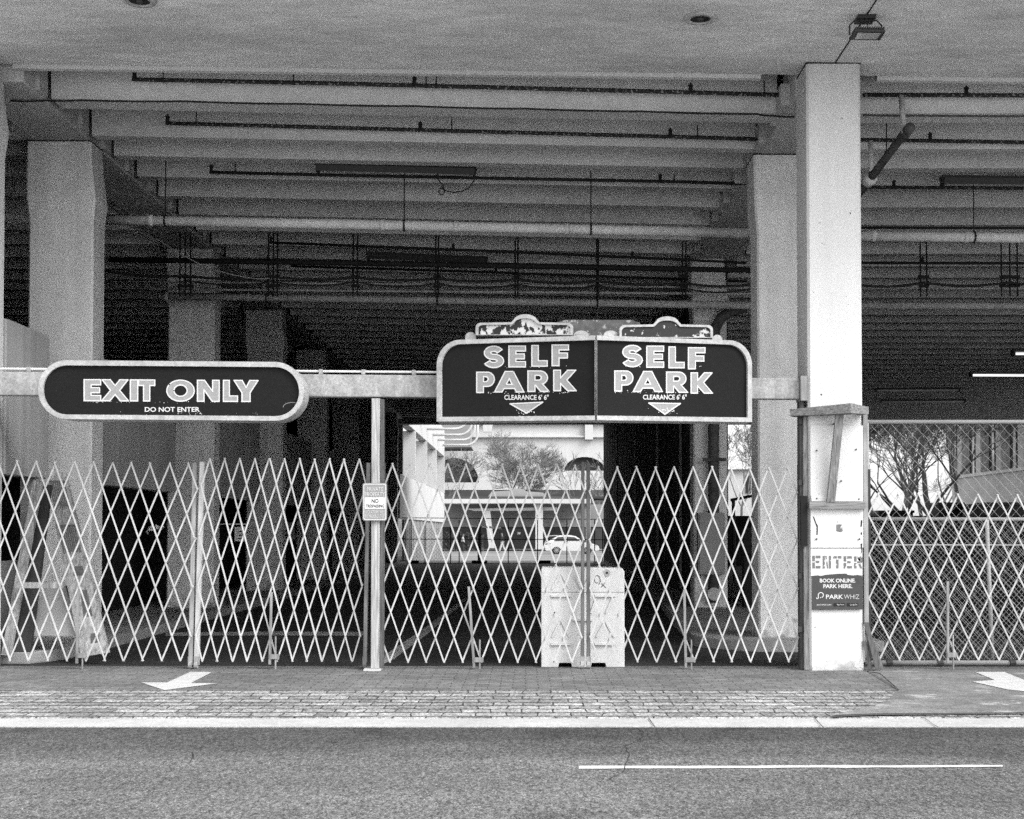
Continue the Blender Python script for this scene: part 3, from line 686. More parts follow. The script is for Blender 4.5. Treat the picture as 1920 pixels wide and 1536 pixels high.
# ------------------------------------------------------------------ folding lattice gates
def gate(label, u0, u1, tip0, sp, vt, vt2, vb, shear, posts, rods, d=GY, half=8):
    g = thing('folding_gate', label, 'gate', G((u0 + u1) / 2, 1250), 'folding lattice gates across the entrance')
    def pix(s, j):                                              # s: position in pixels along the top, j: 0..half down
        t = j / half; u = s + shear * t
        v0 = vt + (vt2 - vt) * (u - u0) / max(u1 - u0, 1)
        return u, v0 + (vb - v0) * t
    bars = {1: MB(), -1: MB()}; rv = bars[1]; seen = set()
    kmax = int((u1 - u0) / sp) + 2 * half
    for k in range(-half, kmax):
        for sg in (1, -1):
            s0 = tip0 + k * sp; js = []
            for j in range(half + 1):
                s = s0 + sg * j * sp / 2
                if u0 - 1 <= s <= u1 + 1: js.append(j)
            if len(js) < 2: continue
            js.sort(); a, c = js[0], js[-1]
            pa_, pc = pix(s0 + sg * a * sp / 2, a), pix(s0 + sg * c * sp / 2, c)
            dd = d if sg > 0 else d + .014
            A, Cc = P(pa_[0], pa_[1], dd), P(pc[0], pc[1], dd); t = (Cc - A).normalized()
            A -= t * .012; Cc += t * .012; A.x += random.gauss(0, .004); Cc.x += random.gauss(0, .004); A.z += random.gauss(0, .004)
            bars[sg].bar(A, Cc, random.uniform(.0145, .0175), .008, t.cross(Vector((0, 1, 0))))
            for j in js:
                s = s0 + sg * j * sp / 2; key = (round(s), j)
                if key in seen: continue
                seen.add(key); q = P(*pix(s, j), d - .008)
                rv.tube([q, q + Vector((0, .006, 0))], .008, 6)
    bars[1].build('lattice', M['galv'], g); bars[-1].build('lattice', M['galv'], g)
    for ua, va, ub, vb_, wpx, m in posts:
        b = MB(); A, B = P(ua, va, d + .05), P(ub, vb_, d + .05); wd = wpx / 172
        b.bar(A, B, wd, .012, (1, 0, 0)); b.bar(A + Vector((-wd / 2, .02, 0)), B + Vector((-wd / 2, .02, 0)), .008, .04, (1, 0, 0)); b.bar(A + Vector((wd / 2, .02, 0)), B + Vector((wd / 2, .02, 0)), .008, .04, (1, 0, 0))
        b.build('gate_post', M[m], g)
        if vb_ > 1240:
            z = .05; bx = B.x
            b = MB(); b.tube([(bx - .018, B.y, z), (bx + .018, B.y, z)], .042, 12); b.box(bx - .025, bx + .025, B.y - .012, B.y + .012, z, z + .09); b.build('caster', M['post_steel'], g)
    for ua, va, ub, vb_ in rods:
        b = MB(); A, B = P(ua, va, d - .03), P(ub, vb_, d - .03); b.bar(A, B, .026, .02, (1, 0, 0))
        b.box(B.x, B.x + .10, B.y - .015, B.y + .015, B.z + .06, B.z + .11); b.tube([(B.x + .06, B.y, .01), (B.x + .06, B.y, B.z + .3)], .009, 6)
        b.build('drop_bolt', M['bolt_steel'], g)
    return g
gate('pale folding lattice gate in front of the leaning boards, leftmost of the gates', -180, 371, 33, 35.6, 862, 871, 1238, -15,
     [(365, 868, 357, 1247, 7, 'post_steel')], [(147, 1112, 144, 1244)])
gate('tightly folded lattice gate under the EXIT ONLY sign, ending at the timber post', 380, 690, 393.5, 28.05, 861, 862, 1239, -14,
     [(379, 866, 368, 1247, 8, 'galv'), (691, 868, 684, 1250, 6, 'post_steel')], [(509, 1110, 506, 1246)])
gate('folding lattice gate between the timber post and the white plastic barrier', 720, 1095, 736.7, 34.2, 870, 873, 1241, -6,
     [(718, 868, 716, 1250, 6, 'post_steel'), (1093, 866, 1092, 1249, 5, 'mid_steel')], [(879, 1100, 889, 1252)])
gate('folding lattice gate between the white plastic barrier and the white column', 1105, 1496, 1122.7, 35.4, 876, 878, 1240, 2,
     [(1103, 868, 1103.5, 1249, 5.5, 'mid_steel'), (1499, 872, 1501, 1238, 5, 'dark_steel')], [(1283, 1106, 1286, 1252)])
gate('lower folding lattice gate in front of the chain link fence, rightmost of the gates', 1628, 2150, 1646.7, 37.4, 925, 932, 1237, 2,
     [(1629, 880, 1631, 1240, 5, 'dark_steel')], [(1777, 1090, 1777, 1243)])

# ------------------------------------------------------------------ front column dressings
CY = D0 - .001
O = Vector((0, D0, 0))
def slab(name, pl, m, parent, y0, y1):
    b = MB(); b.prism([onplane(u, v, Vector((0, y0, 0)), NF) for u, v in pl], (0, y1 - y0, 0)); return b.build(name, m, parent)
cp = thing('column_panel', 'white painted boards with faded stencilled ENTER screwed to the front column', 'panel', P(1567, 930, D0))
slab('board', [(1519.5, 798), (1618, 798), (1619, 1027), (1520, 1027)], M['white_column'], cp, D0 - .022, D0 - .003)
slab('board', [(1521, 929), (1616, 929), (1617, 940), (1522, 940)], M['white_column'], cp, D0 - .034, D0 - .023)
slab('board', [(1520, 1029), (1617, 1029), (1617, 1079), (1520.5, 1080)], M['white_column'], cp, D0 - .022, D0 - .003)
O2 = Vector((0, D0 - .022, 0))
def stencil(c, u0, v0, u1, v1):
    w_, h = u1 - u0, v1 - v0
    def q(x0, y0, x1, y1): return [(u0 + x0 * w_, v0 + y0 * h), (u0 + x1 * w_, v0 + y0 * h), (u0 + x1 * w_, v0 + y1 * h), (u0 + x0 * w_, v0 + y1 * h)]
    if c == 'E': return [q(0, 0, .32, .44), q(0, .54, .32, 1), q(.42, 0, 1, .2), q(.42, .4, .85, .58), q(.42, .8, 1, 1)]
    if c == 'N': return [q(0, 0, .26, 1), q(.74, 0, 1, 1), [(u0 + .32 * w_, v0), (u0 + .46 * w_, v0), (u0 + .68 * w_, v1), (u0 + .54 * w_, v1)]]
    if c == 'T': return [q(0, 0, .44, .2), q(.56, 0, 1, .2), q(.35, .28, .65, 1)]
    if c == 'R': return [q(0, 0, .3, .44), q(0, .54, .3, 1), q(.4, 0, .85, .18), q(.72, .1, 1, .44), q(.4, .4, .85, .56), [(u0 + .5 * w_, v0 + .62 * h), (u0 + .75 * w_, v0 + .62 * h), (u1, v1), (u0 + .74 * w_, v1)]]
st = []
for i, c in enumerate('ENTER'): st += stencil(c, 1523 + i * 19.6, 1042 + i * .3, 1538.5 + i * 19.6, 1066)
planar('lettering', st, O2, NF, M['grey_ink'], cp, off=.0016, thick=.0006)
marks = [[(1524, 968), (1526, 969), (1531, 982), (1533.5, 986), (1533, 1003), (1531, 1003), (1531, 988), (1527, 977)], [(1614, 976), (1617, 975), (1616, 987), (1613.5, 989)], [(1614, 998), (1616, 998), (1616, 1003), (1614, 1003)],
         [(1613.5, 1020), (1616.5, 1019), (1616, 1035), (1614, 1040), (1615, 1033)], [(1570, 978), (1571.5, 978), (1571.5, 979.5), (1570, 979.5)]]
planar('stain', marks, O2, NF, M['ink'], cp, off=.0016, thick=.0005)
planar('stain', [[(1568, 984), (1573, 983), (1579, 984), (1580, 996), (1576, 998), (1568, 996)]], O2, NF, M['grey_ink'], cp, off=.0016, thick=.0005)
b = MB()
for u, v in ((1531, 935), (1610, 936), (1577, 902), (1563, 795), (1611, 1011), (1531, 1011), (1531, 845), (1605, 843)):
    q = P(u, v, D0 - .024); b.tube([q + Vector((0, -.014, 0)), q + Vector((0, .02, 0))], .009, 7)
b.build('screw', M['dark_steel'], cp)
# poster
po = thing('parking_poster', 'dark grey parking poster with torn top edge below the stencilled ENTER', 'poster', P(1569, 1112, D0))
torn = [(1522.5, 1143.5), (1522.5, 1080), (1532, 1079), (1540, 1080), (1548, 1078), (1560, 1077), (1572, 1076), (1586, 1075.5), (1590, 1078), (1600, 1079), (1608, 1078), (1617.5, 1081), (1617.5, 1143)]
OP = Vector((0, D0 - .026, 0))
slab('sheet', torn, M['poster'], po, D0 - .026, D0 - .0225)
textmesh('lettering', [('BOOK ONLINE.', (1537, 1085, 1604, 1092.5), .03), ('PARK HERE.', (1543.5, 1095.5, 1598, 1103), .03), ('PARK', (1548.5, 1115, 1581, 1123), .02), ('WHIZ', (1582.5, 1115, 1611, 1123), -.012), ('parkwhiz.com', (1531.5, 1132, 1558.5, 1136.5), .0)], OP, NF, M['letter_edge'], po, .002)
def ring_(cx, cy, r, wd, a0, a1): return arc(cx, cy, r, r, a0, a1, 18) + arc(cx, cy, r - wd, r - wd, a1, a0, 18)
planar('emblem', [ring_(1539, 1116, 5.6, 1.6, -180, 90), [(1533.4, 1116), (1535, 1116), (1535, 1121), (1533.4, 1121)], ring_(1532.6, 1121, 2.4, 1.3, 0, 200), [(1537.2, 1120), (1539, 1120), (1539, 1121.8), (1537.2, 1121.8)]], OP, NF, M['letter_edge'], po, off=.002, thick=.0005)
planar('store_badge', [[(1563, 1131), (1584, 1131), (1584, 1137), (1563, 1137)], [(1588, 1131), (1609, 1131), (1609, 1137), (1588, 1137)]], OP, NF, M['ink'], po, off=.0015, thick=.0004)
textmesh('badge_lettering', [('App Store', (1569, 1132.3, 1582.5, 1136), .0), ('Google Play', (1594, 1132.3, 1607.5, 1136), .0)], OP, NF, M['letter_edge'], po, .0025)
# timber brace
tb = thing('timber_brace', 'T-shaped timber brace with slanting strut nailed to the white column', 'brace', P(1567, 850, D0))
NW = D0 - .30
a0, a1_, a2 = P(1481, 774, D0 + .02), P(1594, 765.5, NW), P(1629, 769.5, D0 - .12)
h = Vector((0, 0, .052))
b = MB(); wv = Vector((.10, .16, 0))
b.hexa([a0 - h * .7, a1_ - h, a1_ - h + wv, a0 - h * .7 + Vector((.08, .15, 0)), a0 + h * .7, a1_ + h, a1_ + h + wv, a0 + h * .7 + Vector((.08, .15, 0))]); b.build('cross_timber', M['brace_wood_x'], tb)
b = MB(); q = Vector((-.06, .14, 0))
b.hexa([a1_ - h + Vector((.004, 0, 0)), a2 - h * .8, a2 - h * .8 + q, a1_ - h + Vector((.05, .1, 0)), a1_ + h * 1.05 + Vector((.004, 0, 0)), a2 + h * .7, a2 + h * .7 + q, a1_ + h * 1.05 + Vector((.05, .1, 0))]); b.build('cross_timber', M['brace_wood_x'], tb)
b = MB(); A, B = P(1574.5, 774, D0 - .17), P(1557.5, 941, D0 - .06); b.bar(A, B, .085, .045, (1, 0, 0)); b.build('strut', M['brace_wood'], tb)
slab('ledger', [(1518, 940.5), (1623, 940.5), (1623, 954.5), (1518, 954)], M['brace_wood_x'], tb, D0 - .075, D0 - .0225)
# timbers on both sides of the column
ct = thing('side_timbers', 'tall dark weathered timbers fixed along the left side of the white column', 'timbers', G(1508, 1255))
b = MB(); b.box(PX(1499, D0 + .1), PX(1507, D0 + .1), D0 + .06, D0 + .2, 0.01, PZ(752, D0)); b.build('plank', M['dark_wood'], ct)
b = MB(); b.box(PX(1507.5, D0), FCX0 - .004, D0 + .012, D0 + .15, .01, PZ(781, D0)); b.build('plank', M['brace_wood'], ct)
b = MB(); b.box(PX(1501, D0), PX(1513, D0), D0 - .03, D0 + .005, PZ(1024, D0), PZ(930, D0)); b.build('plank', M['black_wall'], ct)
b = MB()
for v in (790, 905, 1080, 1180): q = P(1502, v, D0 + .05); b.box(q.x - .03, q.x + .01, q.y - .02, q.y + .02, q.z - .03, q.z + .03)
b.build('hinge', M['dark_steel'], ct)
st_ = thing('corner_strip', 'thin metal corner strip bent outward at the foot of the white column', 'strip', G(1626, 1255))
b = MB(); b.box(FCX1 + .004, FCX1 + .05, D0 - .01, D0 + .05, .5, PZ(772, D0)); b.build('strip', M['post_steel'], st_)
b = MB(); A = Vector((FCX1 + .02, D0 - .01, .52))
b.bar(A, (FCX1 + .13, D0 - .06, .02), .05, .01, (1, 0, 0)); b.bar(A + Vector((.02, .02, -.1)), (FCX1 + .18, D0 - .02, .02), .06, .008, (1, .3, 0)); b.bar(A + Vector((-.02, .0, -.2)), (FCX1 + .06, D0 - .03, .02), .04, .01, (1, 0, 0)); b.build('bent_end', M['dark_wood'], st_)
# broken paint / plaster at the foot of the column
cs = slab('plaster_chip', [(1601, 1249), (1604, 1243), (1612, 1241), (1616, 1231), (1618, 1210), (1619.5, 1210), (1619, 1254), (1613, 1251), (1606, 1253)], M['girder'], gar, D0 - .004, D0 + .001)
slab('plaster_chip', [(1522, 1258), (1525, 1252), (1533, 1251), (1537, 1254), (1544, 1253), (1545, 1258)], M['girder'], gar, D0 - .004, D0 + .001)

# ------------------------------------------------------------------ white plastic barrier
wb = thing('plastic_barrier', 'white water filled plastic barrier standing behind the middle gates', 'barrier', G(1092, 1253))
BYf = G(1092, 1253).y + .02
x0, x1 = PX(1015, BYf, 1150), PX(1171, BYf, 1150); zt = PZ(1063.5, BYf)
def bx(u): return PX(u, BYf, 1150)
def bz(v): return PZ(v, BYf)
prof = [(bx(1015), 0.008), (bx(1015), zt - .03), (bx(1017), zt), (bx(1026), zt), (bx(1028), zt - .012), (bx(1036), zt - .012), (bx(1038), zt), (bx(1167), zt - .012), (bx(1171), zt - .05), (bx(1171), .008), (bx(1136), .008), (bx(1136), .065),
        (bx(1108), .065), (bx(1108), .008), (bx(1072), .008), (bx(1072), .065), (bx(1047), .065), (bx(1047), .008)]
b = MB(); b.prism([(x, BYf, z) for x, z in prof], (0, .46, 0)); b.build('body', M['plastic'], wb, bevel=.008)
b = MB()
for (ua, va, ub, vb_) in ((1033, 1117.5, 1071, 1117.5), (1115, 1117.5, 1154, 1117.5), (1073, 1162.5, 1111, 1162.5), (1033, 1208, 1070, 1208), (1115, 1208, 1152, 1208)):
    A, B = P(ua, va, BYf - .012), P(ub, vb_, BYf - .012); b.bar(A, B, .02, .03, (0, 0, 1))
for (ua, va, ub, vb_) in ((1052, 1075, 1068, 1104), (1052, 1163, 1068, 1195), (1134, 1163, 1152, 1195), (1150, 1117, 1136, 1150), (1050, 1076, 1035, 1105), (1050, 1165, 1035, 1195), (1134, 1165, 1118, 1195), (1118, 1120, 1108, 1150), (1078, 1078, 1090, 1104), (1106, 1078, 1094, 1104)):
    A, B = P(ua, va, BYf - .005), P(ub, vb_, BYf - .005); t = (B - A).normalized(); b.bar(A, B, .018, .014, t.cross(Vector((0, 1, 0))))
b.build('rib', M['plastic'], wb)
b = MB(); b.box(x0 + .004, x1 - .01, BYf - .0035, BYf + .01, bz(1110.5) - .003, bz(1110.5) + .003); b.build('seam', M['rivet'], wb)
q = P(1138, 1074, BYf); b = MB(); b.tube([q + Vector((0, -.012, 0)), q + Vector((0, .005, 0))], .038, 18); b.build('plug', M['sign_frame'], wb)
b = MB(); b.tube([q + Vector((0, -.018, 0)), q + Vector((0, -.011, 0))], .012, 10); b.build('plug_hole', M['ink'], wb)
b = MB()
for pl in (arc(1120, 1086, 5.5, 7, 70, 330, 12), [(1124, 1081), (1126, 1090), (1123, 1096)], [(1128, 1094), (1136, 1102)], [(1134, 1093), (1128, 1101)]):
    b.tube([P(u, v, BYf - .003) for u, v in pl], .004, 5)
b.build('scrawl', M['grey_ink'], wb)

# ------------------------------------------------------------------ chain link fence behind the right gate
def mesh_wires(b, x0, x1, z0, z1, y, cell, r, jit=.004):
    hh = z1 - z0; n = int((x1 - x0) / cell) + int(hh / cell) + 2
    for k in range(-int(hh / cell) - 1, n):
        for sg in (1, -1):
            xa = x0 + k * cell; pts = []
            steps = max(2, int(hh / cell * 2))
            for i in range(steps + 1):
                z = z0 + hh * i / steps; x = xa + (z - z0) * .92 if sg > 0 else xa + hh * .92 - (z - z0) * .92
                if x0 <= x <= x1: pts.append((x + random.uniform(-jit, jit), y + (.006 if i % 2 else -.006) * sg, z))
            if len(pts) > 1: b.tube(pts, r, 3, caps=False)
FY = 15.28
fx0, fx1 = PX(1627, FY, 1000), 9.8
cf = thing('chain_link_fence', 'tall chain link fence with top rail behind the rightmost gate', 'fence', (fx0, FY, 0))
b = MB(); mesh_wires(b, fx0, 6.6, .06, PZ(790, FY), FY, .12, .0018, .007); b.build('wire_mesh', M['chain'], cf)
for v, r in ((791, .022), (1249, .026)):
    b = MB(); z = PZ(v, FY) if v < 1000 else .05; b.tube([(fx0 - .03, FY, z), (fx1, FY, z)], r, 10); b.build('rail', M['rail'], cf, smooth=True)
b = MB(); b.tube([(fx0, FY, 0), (fx0, FY, PZ(788, FY))], .02, 8); b.build('post', M['rail'], cf)
b = MB()
for u in (1665, 1760, 1895): x = PX(u, FY); b.tube([(x - .03, FY - .02, .05), (x + .03, FY - .02, .055)], .036, 8)
b.build('clamp', M['dark_steel'], cf)
FY2 = 15.55
lf = thing('chain_link_gate', 'lower chain link panel with white mid rail behind the tall fence', 'gate', (fx0, FY2, 0))
b = MB(); mesh_wires(b, fx0 + .02, 6.6, .06, PZ(974, FY2), FY2, .058, .0017, .002); b.build('wire_mesh', M['chain'], lf)
b = MB(); b.tube([(fx0, FY2, PZ(973, FY2)), (fx1, FY2, PZ(975, FY2))], .021, 10); b.build('rail', M['rail'], lf, smooth=True)
b = MB(); b.tube([(fx0, FY2, PZ(1022, FY2)), (fx1, FY2, PZ(1023, FY2))], .01, 6); b.build('tension_bar', M['chain'], lf)
b = MB(); x = PX(1852, FY2); b.tube([(x + .04, FY2, 0.03), (x - .01, FY2, PZ(975, FY2))], .024, 10); b.build('post', M['rail'], lf, smooth=True)
b = MB(); b.tube([(fx0 + .01, FY2, 0.03), (fx0 + .01, FY2, PZ(930, FY2))], .02, 8); b.build('post', M['rail'], lf)

# ------------------------------------------------------------------ boards leaning behind the left gate
LB = 15.35
def lean(name, label, quad, m, thick=.04, cat='board'):
    """quad: (u,v,d) corners"""
    t = thing(name, label, cat, G(quad[0][0], 1230)); b = MB(); b.prism([P(*q) for q in quad], (0.01, thick, 0)); b.build('sheet', m, t); return t
t = lean('plank_board', 'tall printed board with dark striped patches leaning behind the leftmost gate', [(152, 1232, 15.5), (203, 1224, 15.5), (122, 886, 16.3), (84, 884, 16.3)], M['board'])
def onquad(a, bq, c, d, s, r): return a.lerp(bq, s).lerp(d.lerp(c, s), r)
qa = [P(152, 1232, 15.5), P(203, 1224, 15.5), P(122, 886, 16.3), P(84, 884, 16.3)]
nq = (qa[1] - qa[0]).cross(qa[3] - qa[0]).normalized(); nq = nq if nq.y < 0 else -nq
for r0, r1 in ((.78, .95), (.54, .70)):
    b = MB(); b.poly([onquad(*qa, s, r) + nq * .003 for s, r in ((.10, r1 - .01), (.92, r1 - .01), (.92, r1), (.10, r1))])
    for i in range(9):
        s0 = .12 + i * .088; e = .004 + .0002 * i
        b.poly([onquad(*qa, s, r) + nq * e for s, r in ((s0, r0 + random.uniform(0, .03)), (s0 + .05, r0 + random.uniform(0, .03)), (s0 + .05, r1), (s0, r1))])
    b.build('printed_patch', M['print_ink'], t)
for s0, s1, r0, r1 in ((.35, .8, .42, .47), (.40, .75, .20, .34), (.45, .8, .06, .11)): b = MB(); b.poly([onquad(*qa, s, r) + nq * .004 for s, r in ((s0, r0), (s1, r0), (s1, r1), (s0 + .1, r1))]); b.build('printed_patch', M['print_ink'], t)
lean('plank_board', 'narrow dark timber leaning crosswise behind the leftmost gate', [(2, 1228, 15.5), (18, 1230, 15.5), (78, 905, 16.0), (62, 900, 16.0)], M['board'])
lean('plywood_sheet', 'grey sheet propped between the leaning boards', [(52, 1192, 15.7), (150, 1192, 15.7), (122, 1098, 15.95), (84, 1098, 15.95)], M['panel'])
lean('plywood_sheet', 'large dark panel standing behind the narrow leaning timber', [(14, 1222, 15.6), (56, 1222, 15.6), (96, 910, 16.2), (66, 905, 16.2)], M['dark_wall'])
lean('plywood_sheet', 'pale sheet at the photo edge beside the dark opening', [(-40, 1230, 15.9), (20, 1215, 15.9), (30, 1050, 16.1), (-40, 1056, 16.1)], M['panel'])
sb = thing('support_rail', 'short pale timber rail crossing between the leaning boards', 'rail', P(90, 1096, 15.5)); b = MB(); b.box(PX(30, 15.45), PX(118, 15.45), 15.45, 15.52, PZ(1103, 15.45), PZ(1092, 15.45)); b.build('rail', M['board'], sb)
ip = thing('wall_frame', 'pale upright frame board under the concrete ramp wall by the left column', 'frame', P(50, 1000, 16.2)); b = MB(); b.prism([P(u, v, 16.55) for u, v in ((38, 1060), (70, 1060), (70, 894), (38, 894))], (0, .1, 0)); b.build('board', M['panel'], ip)

# small papers and signs in the dark exit lane
nt1 = thing('paper_notice', 'white paper notice with black lines hung from a thin rail behind the second gate', 'notice', P(450, 1000, 25.6))
b = MB(); b.prism([P(u, v, 25.6) for u, v in ((440, 988), (462, 988), (462, 1015), (440, 1015))], (0, .02, 0)); b.build('sheet', M['paper'], nt1)
b = MB()
for v, u0, u1 in ((996, 447, 456), (1003, 449, 458), (1009, 446, 454)): b.prism([P(u, vv, 25.59) for u, vv in ((u0, v), (u1, v), (u1, v + 1.4), (u0, v + 1.4))], (0, .006, 0))
b.build('lettering', M['ink'], nt1)
b = MB(); b.tube([P(408, 983, 25.6), P(464, 983, 25.6)], .012, 6); b.build('hanging_rail', M['paper'], nt1)
nt2 = thing('crumpled_paper', 'crumpled pale paper caught beside the second left column', 'paper', P(290, 995, 20.5)); b = MB()
for i in range(9):
    u, v = 275 + i * 3.4, 992 + random.uniform(-5, 6); rr = [(u + random.uniform(-4, 6), v + random.uniform(-6, 5)) for _ in range(4)]
    cx = sum(a for a, _ in rr) / 4; cy = sum(c for _, c in rr) / 4; rr.sort(key=lambda q: math.atan2(q[1] - cy, q[0] - cx))
    b.prism([P(a, c, 20.5 + random.uniform(0, .08)) for a, c in rr], (0, .01, 0))
b.build('paper', M['paper'], nt2)
nt3 = thing('grey_notice', 'small grey notice board hanging beyond the third left column', 'notice', P(546, 996, 34)); b = MB(); b.prism([P(u, v, 34) for u, v in ((537, 980), (553, 980), (553, 1012), (537, 1014))], (0, .03, 0)); b.build('board', M['far_grey'], nt3)
b = MB(); b.tube([P(546, 1014, 33.95), P(552, 1008, 33.95), P(559, 1004, 33.95)], .02, 6); b.build('arm', M['sign_frame'], nt3)

# ------------------------------------------------------------------ ceiling lights
def downlight(u, v, label):
    z = zsof(0); r = ray(u, v); p = CP + r * ((z - EYE) / r.z); p.z = zsof(p.x)
    t = thing('recessed_light', label, 'light', p, 'round recessed lights in the front soffit')
    b = MB(); n = 28; R0, R1 = .165, .105
    ring = lambda rr, z_: [(p.x + rr * math.cos(k * 2 * math.pi / n), p.y + rr * math.sin(k * 2 * math.pi / n), z_) for k in range(n)]
    b.loft([ring(R0, p.z - .001), ring(R0 - .01, p.z - .02), ring(R1, p.z - .022), ring(R1 - .005, p.z - .004)], caps=False); b.build('trim_ring', M['sign_frame'], t, smooth=True)
    b = MB(); b.loft([ring(R1 - .002, p.z - .012), ring(R1 - .03, p.z - .010)], caps=False); b.poly(ring(R1 - .029, p.z - .0095)); b.build('reflector', M['pipe_black'], t)
    b = MB(); b.loft([ring(.035, p.z - .012), ring(.028, p.z - .03)]); b.build('bulb', M['dark_steel'], t)
downlight(262, 10, 'round recessed soffit light near the left corner of the photo')
downlight(1313, 29, 'round recessed soffit light left of the black floodlight')
r = ray(1624, 30); p0 = CP + r * ((zsof(3.4) - EYE) / r.z)
fl = thing('floodlight', 'black floodlight hung from the soffit above the white column', 'light', p0)
FYd = p0.y
def fp(u, v, dy=0): return P(u, v, FYd + dy)
b = MB(); zq = zsof(p0.x); c0, c1 = fp(1607, 30), fp(1641, 30)
b.box(c0.x, c1.x, FYd - .05, FYd + .14, fp(1620, 37).z, zq + .001, bev=.008); b.build('junction_box', M['fixture'], fl)
b = MB(); b.tube([fp(1593, 66), fp(1593, 48), fp(1602, 38.5), fp(1644, 38.5), fp(1653, 48), fp(1653, 63)], .009, 6); b.build('yoke', M['fixture'], fl)
b = MB(); b.tube([fp(1625, 40, .03), fp(1627, 48, .06), fp(1627, 56, .05)], .005, 6); b.build('lead', M['fixture'], fl)
front = [fp(1604, 59, -.11), fp(1660, 60, -.11), fp(1650, 76, .11), fp(1592, 75, .11)]
b = MB(); up = Vector((0, 0, .022)); b.hexa(front + [q + up for q in front]); b.build('housing', M['fixture'], fl)
b = MB(); inn = [front[0].lerp(front[2], .10), front[1].lerp(front[3], .10), front[2].lerp(front[0], .16), front[3].lerp(front[1], .16)]
b.poly([q - Vector((0, 0, .004)) for q in inn]); b.build('lens', M['lens'], fl)
for i in range(13):
    q = (front[0] + up).lerp(front[1] + up, (i + .5) / 13); b = MB(); b.box(q.x - .006, q.x + .006, q.y + .004, q.y + .19, q.z + .002, q.z + .03); b.build('fin', M['fixture'], fl)

# ------------------------------------------------------------------ pipes, conduits and tubes under the deck
def pipe(name, label, pts, d, r, m, heads=(), hangers=(), bands=(), cat='pipe', hm='pipe_black', elbow=True, group=None):
    pw = [P(u, v, d) for u, v in pts]; t = thing(name, label, cat, pw[0], group)
    b = MB(); b.tube(pw, r, 12); b.build('run', M[m], t, smooth=True)
    def at_(u):
        for (a, va), (c, vc) in zip(pts, pts[1:]):
            if a <= u <= c: return P(u, va + (vc - va) * (u - a) / (c - a), d)
        return pw[-1]
    for u in heads:
        q = at_(u); b = MB(); b.tube([q - Vector((0, 0, r * .6)), q + Vector((0, 0, .07))], [r * 1.35, r * .9], 8); b.box(q.x - .025, q.x + .025, q.y - .02, q.y + .02, q.z + .072, q.z + .09); b.tube([q + Vector((0, 0, .07)), q + Vector((0, 0, .11))], .012, 6)
        b.build('sprinkler_head', M[hm], t)
    for u, vtop in hangers:
        q = at_(u); zt_ = P(u, vtop, d).z; b = MB(); b.tube([q, (q.x, q.y, zt_)], .008, 6); b.tube([q - Vector((.012, 0, 0)), q + Vector((.012, 0, 0))], r * 1.18, 12); b.build('hanger', M[hm], t)
    if bands:
        for u in bands: q = at_(u); b = MB(); b.tube([q - Vector((.03, 0, 0)), q + Vector((.03, 0, 0))], r * 1.14, 14); b.build('coupling', M[m], t, smooth=True)
    return t
grp = 'sprinkler pipes under the deck beams'
pipe('sprinkler_pipe', 'rusty sprinkler pipe just behind the soffit edge, frontmost in the middle bay', [(250, 149), (640, 157), (1280, 173), (1478, 178.5)], 15.85, .024, 'pipe_rust', (252, 777, 1295, 1476), ((306, 128), (550, 131), (799, 137), (818, 137), (1433, 150)), group=grp)
pipe('sprinkler_pipe', 'rusty sprinkler pipe along the second beam of the middle bay', [(312, 231), (640, 240), (1280, 257), (1492, 263)], 17.35, .024, 'pipe_rust', (314, 788, 1257), ((368, 210), (847, 221), (1308, 235)), group=grp)
pipe('sprinkler_pipe', 'thin dark sprinkler pipe beside the dead fluorescent fixture', [(394, 323), (640, 329), (1280, 341), (1402, 345)], 19.3, .022, 'pipe_black', (396, 820, 1238), ((441, 300), (1264, 327)), group=grp)
pipe('sprinkler_pipe', 'rusty sprinkler pipe behind the soffit edge in the right bay', [(1618, 178), (1920, 179), (2300, 181)], 15.85, .024, 'pipe_rust', (1812, 2050), (), group=grp)
pipe('sprinkler_pipe', 'rusty sprinkler pipe along the second beam of the right bay', [(1610, 262), (1920, 267), (2300, 270)], 17.35, .024, 'pipe_rust', (1744, 2060), (), group=grp)
pipe('sprinkler_pipe', 'rusty sprinkler pipe below the right bay fixture', [(1622, 351), (1920, 353), (2300, 355)], 19.3, .024, 'pipe_rust', (1676, 2000), (), group=grp)
pipe('drain_pipe', 'thick pale pipe crossing the middle bay below the front beams', [(190, 411.5), (640, 420.5), (1000, 428), (1410, 437)], 19.0, .070, 'pipe_white', (), ((310, 292), (758, 309), (1108, 320)), (283, 717, 855, 1063))
pipe('drain_pipe', 'thick pale pipe crossing the right bay below the beams', [(1600, 442), (1920, 446), (2300, 450)], 19.0, .072, 'pipe_white', (), ((1826, 330),), (1637, 1811))
pipe('drain_pipe', 'short pale pipe stub left of the first left column', [(-200, 405), (4, 408), (60, 409)], 19.0, .07, 'pipe_white', (), (), (14,))
pipe('drain_pipe', 'dim thick pipe crossing deep in the middle bay', [(300, 555), (700, 561), (1100, 568), (1410, 573)], 24.0, .066, 'pipe_dim', (), ((500, 480), (820, 490), (1120, 500)), (312, 465, 805, 1018))
pipe('drain_pipe', 'dim thick pipe crossing deep in the right bay', [(1600, 573), (1920, 574), (2300, 575)], 24.0, .066, 'pipe_dim', (), (), (1692,))
pipe('conduit', 'thin pale conduit above the dim pipe of the middle bay', [(228, 541), (700, 546), (1410, 551)], 23.6, .022, 'pipe_dim')
pipe('conduit', 'thin grey conduit at the level of the cable hangers', [(240, 528), (700, 532), (1410, 540)], 23.3, .018, 'pipe_dim')
pipe('conduit', 'thin grey conduit crossing the right bay at the cable hangers', [(1600, 540), (1920, 541), (2300, 542)], 23.6, .024, 'pipe_dim')
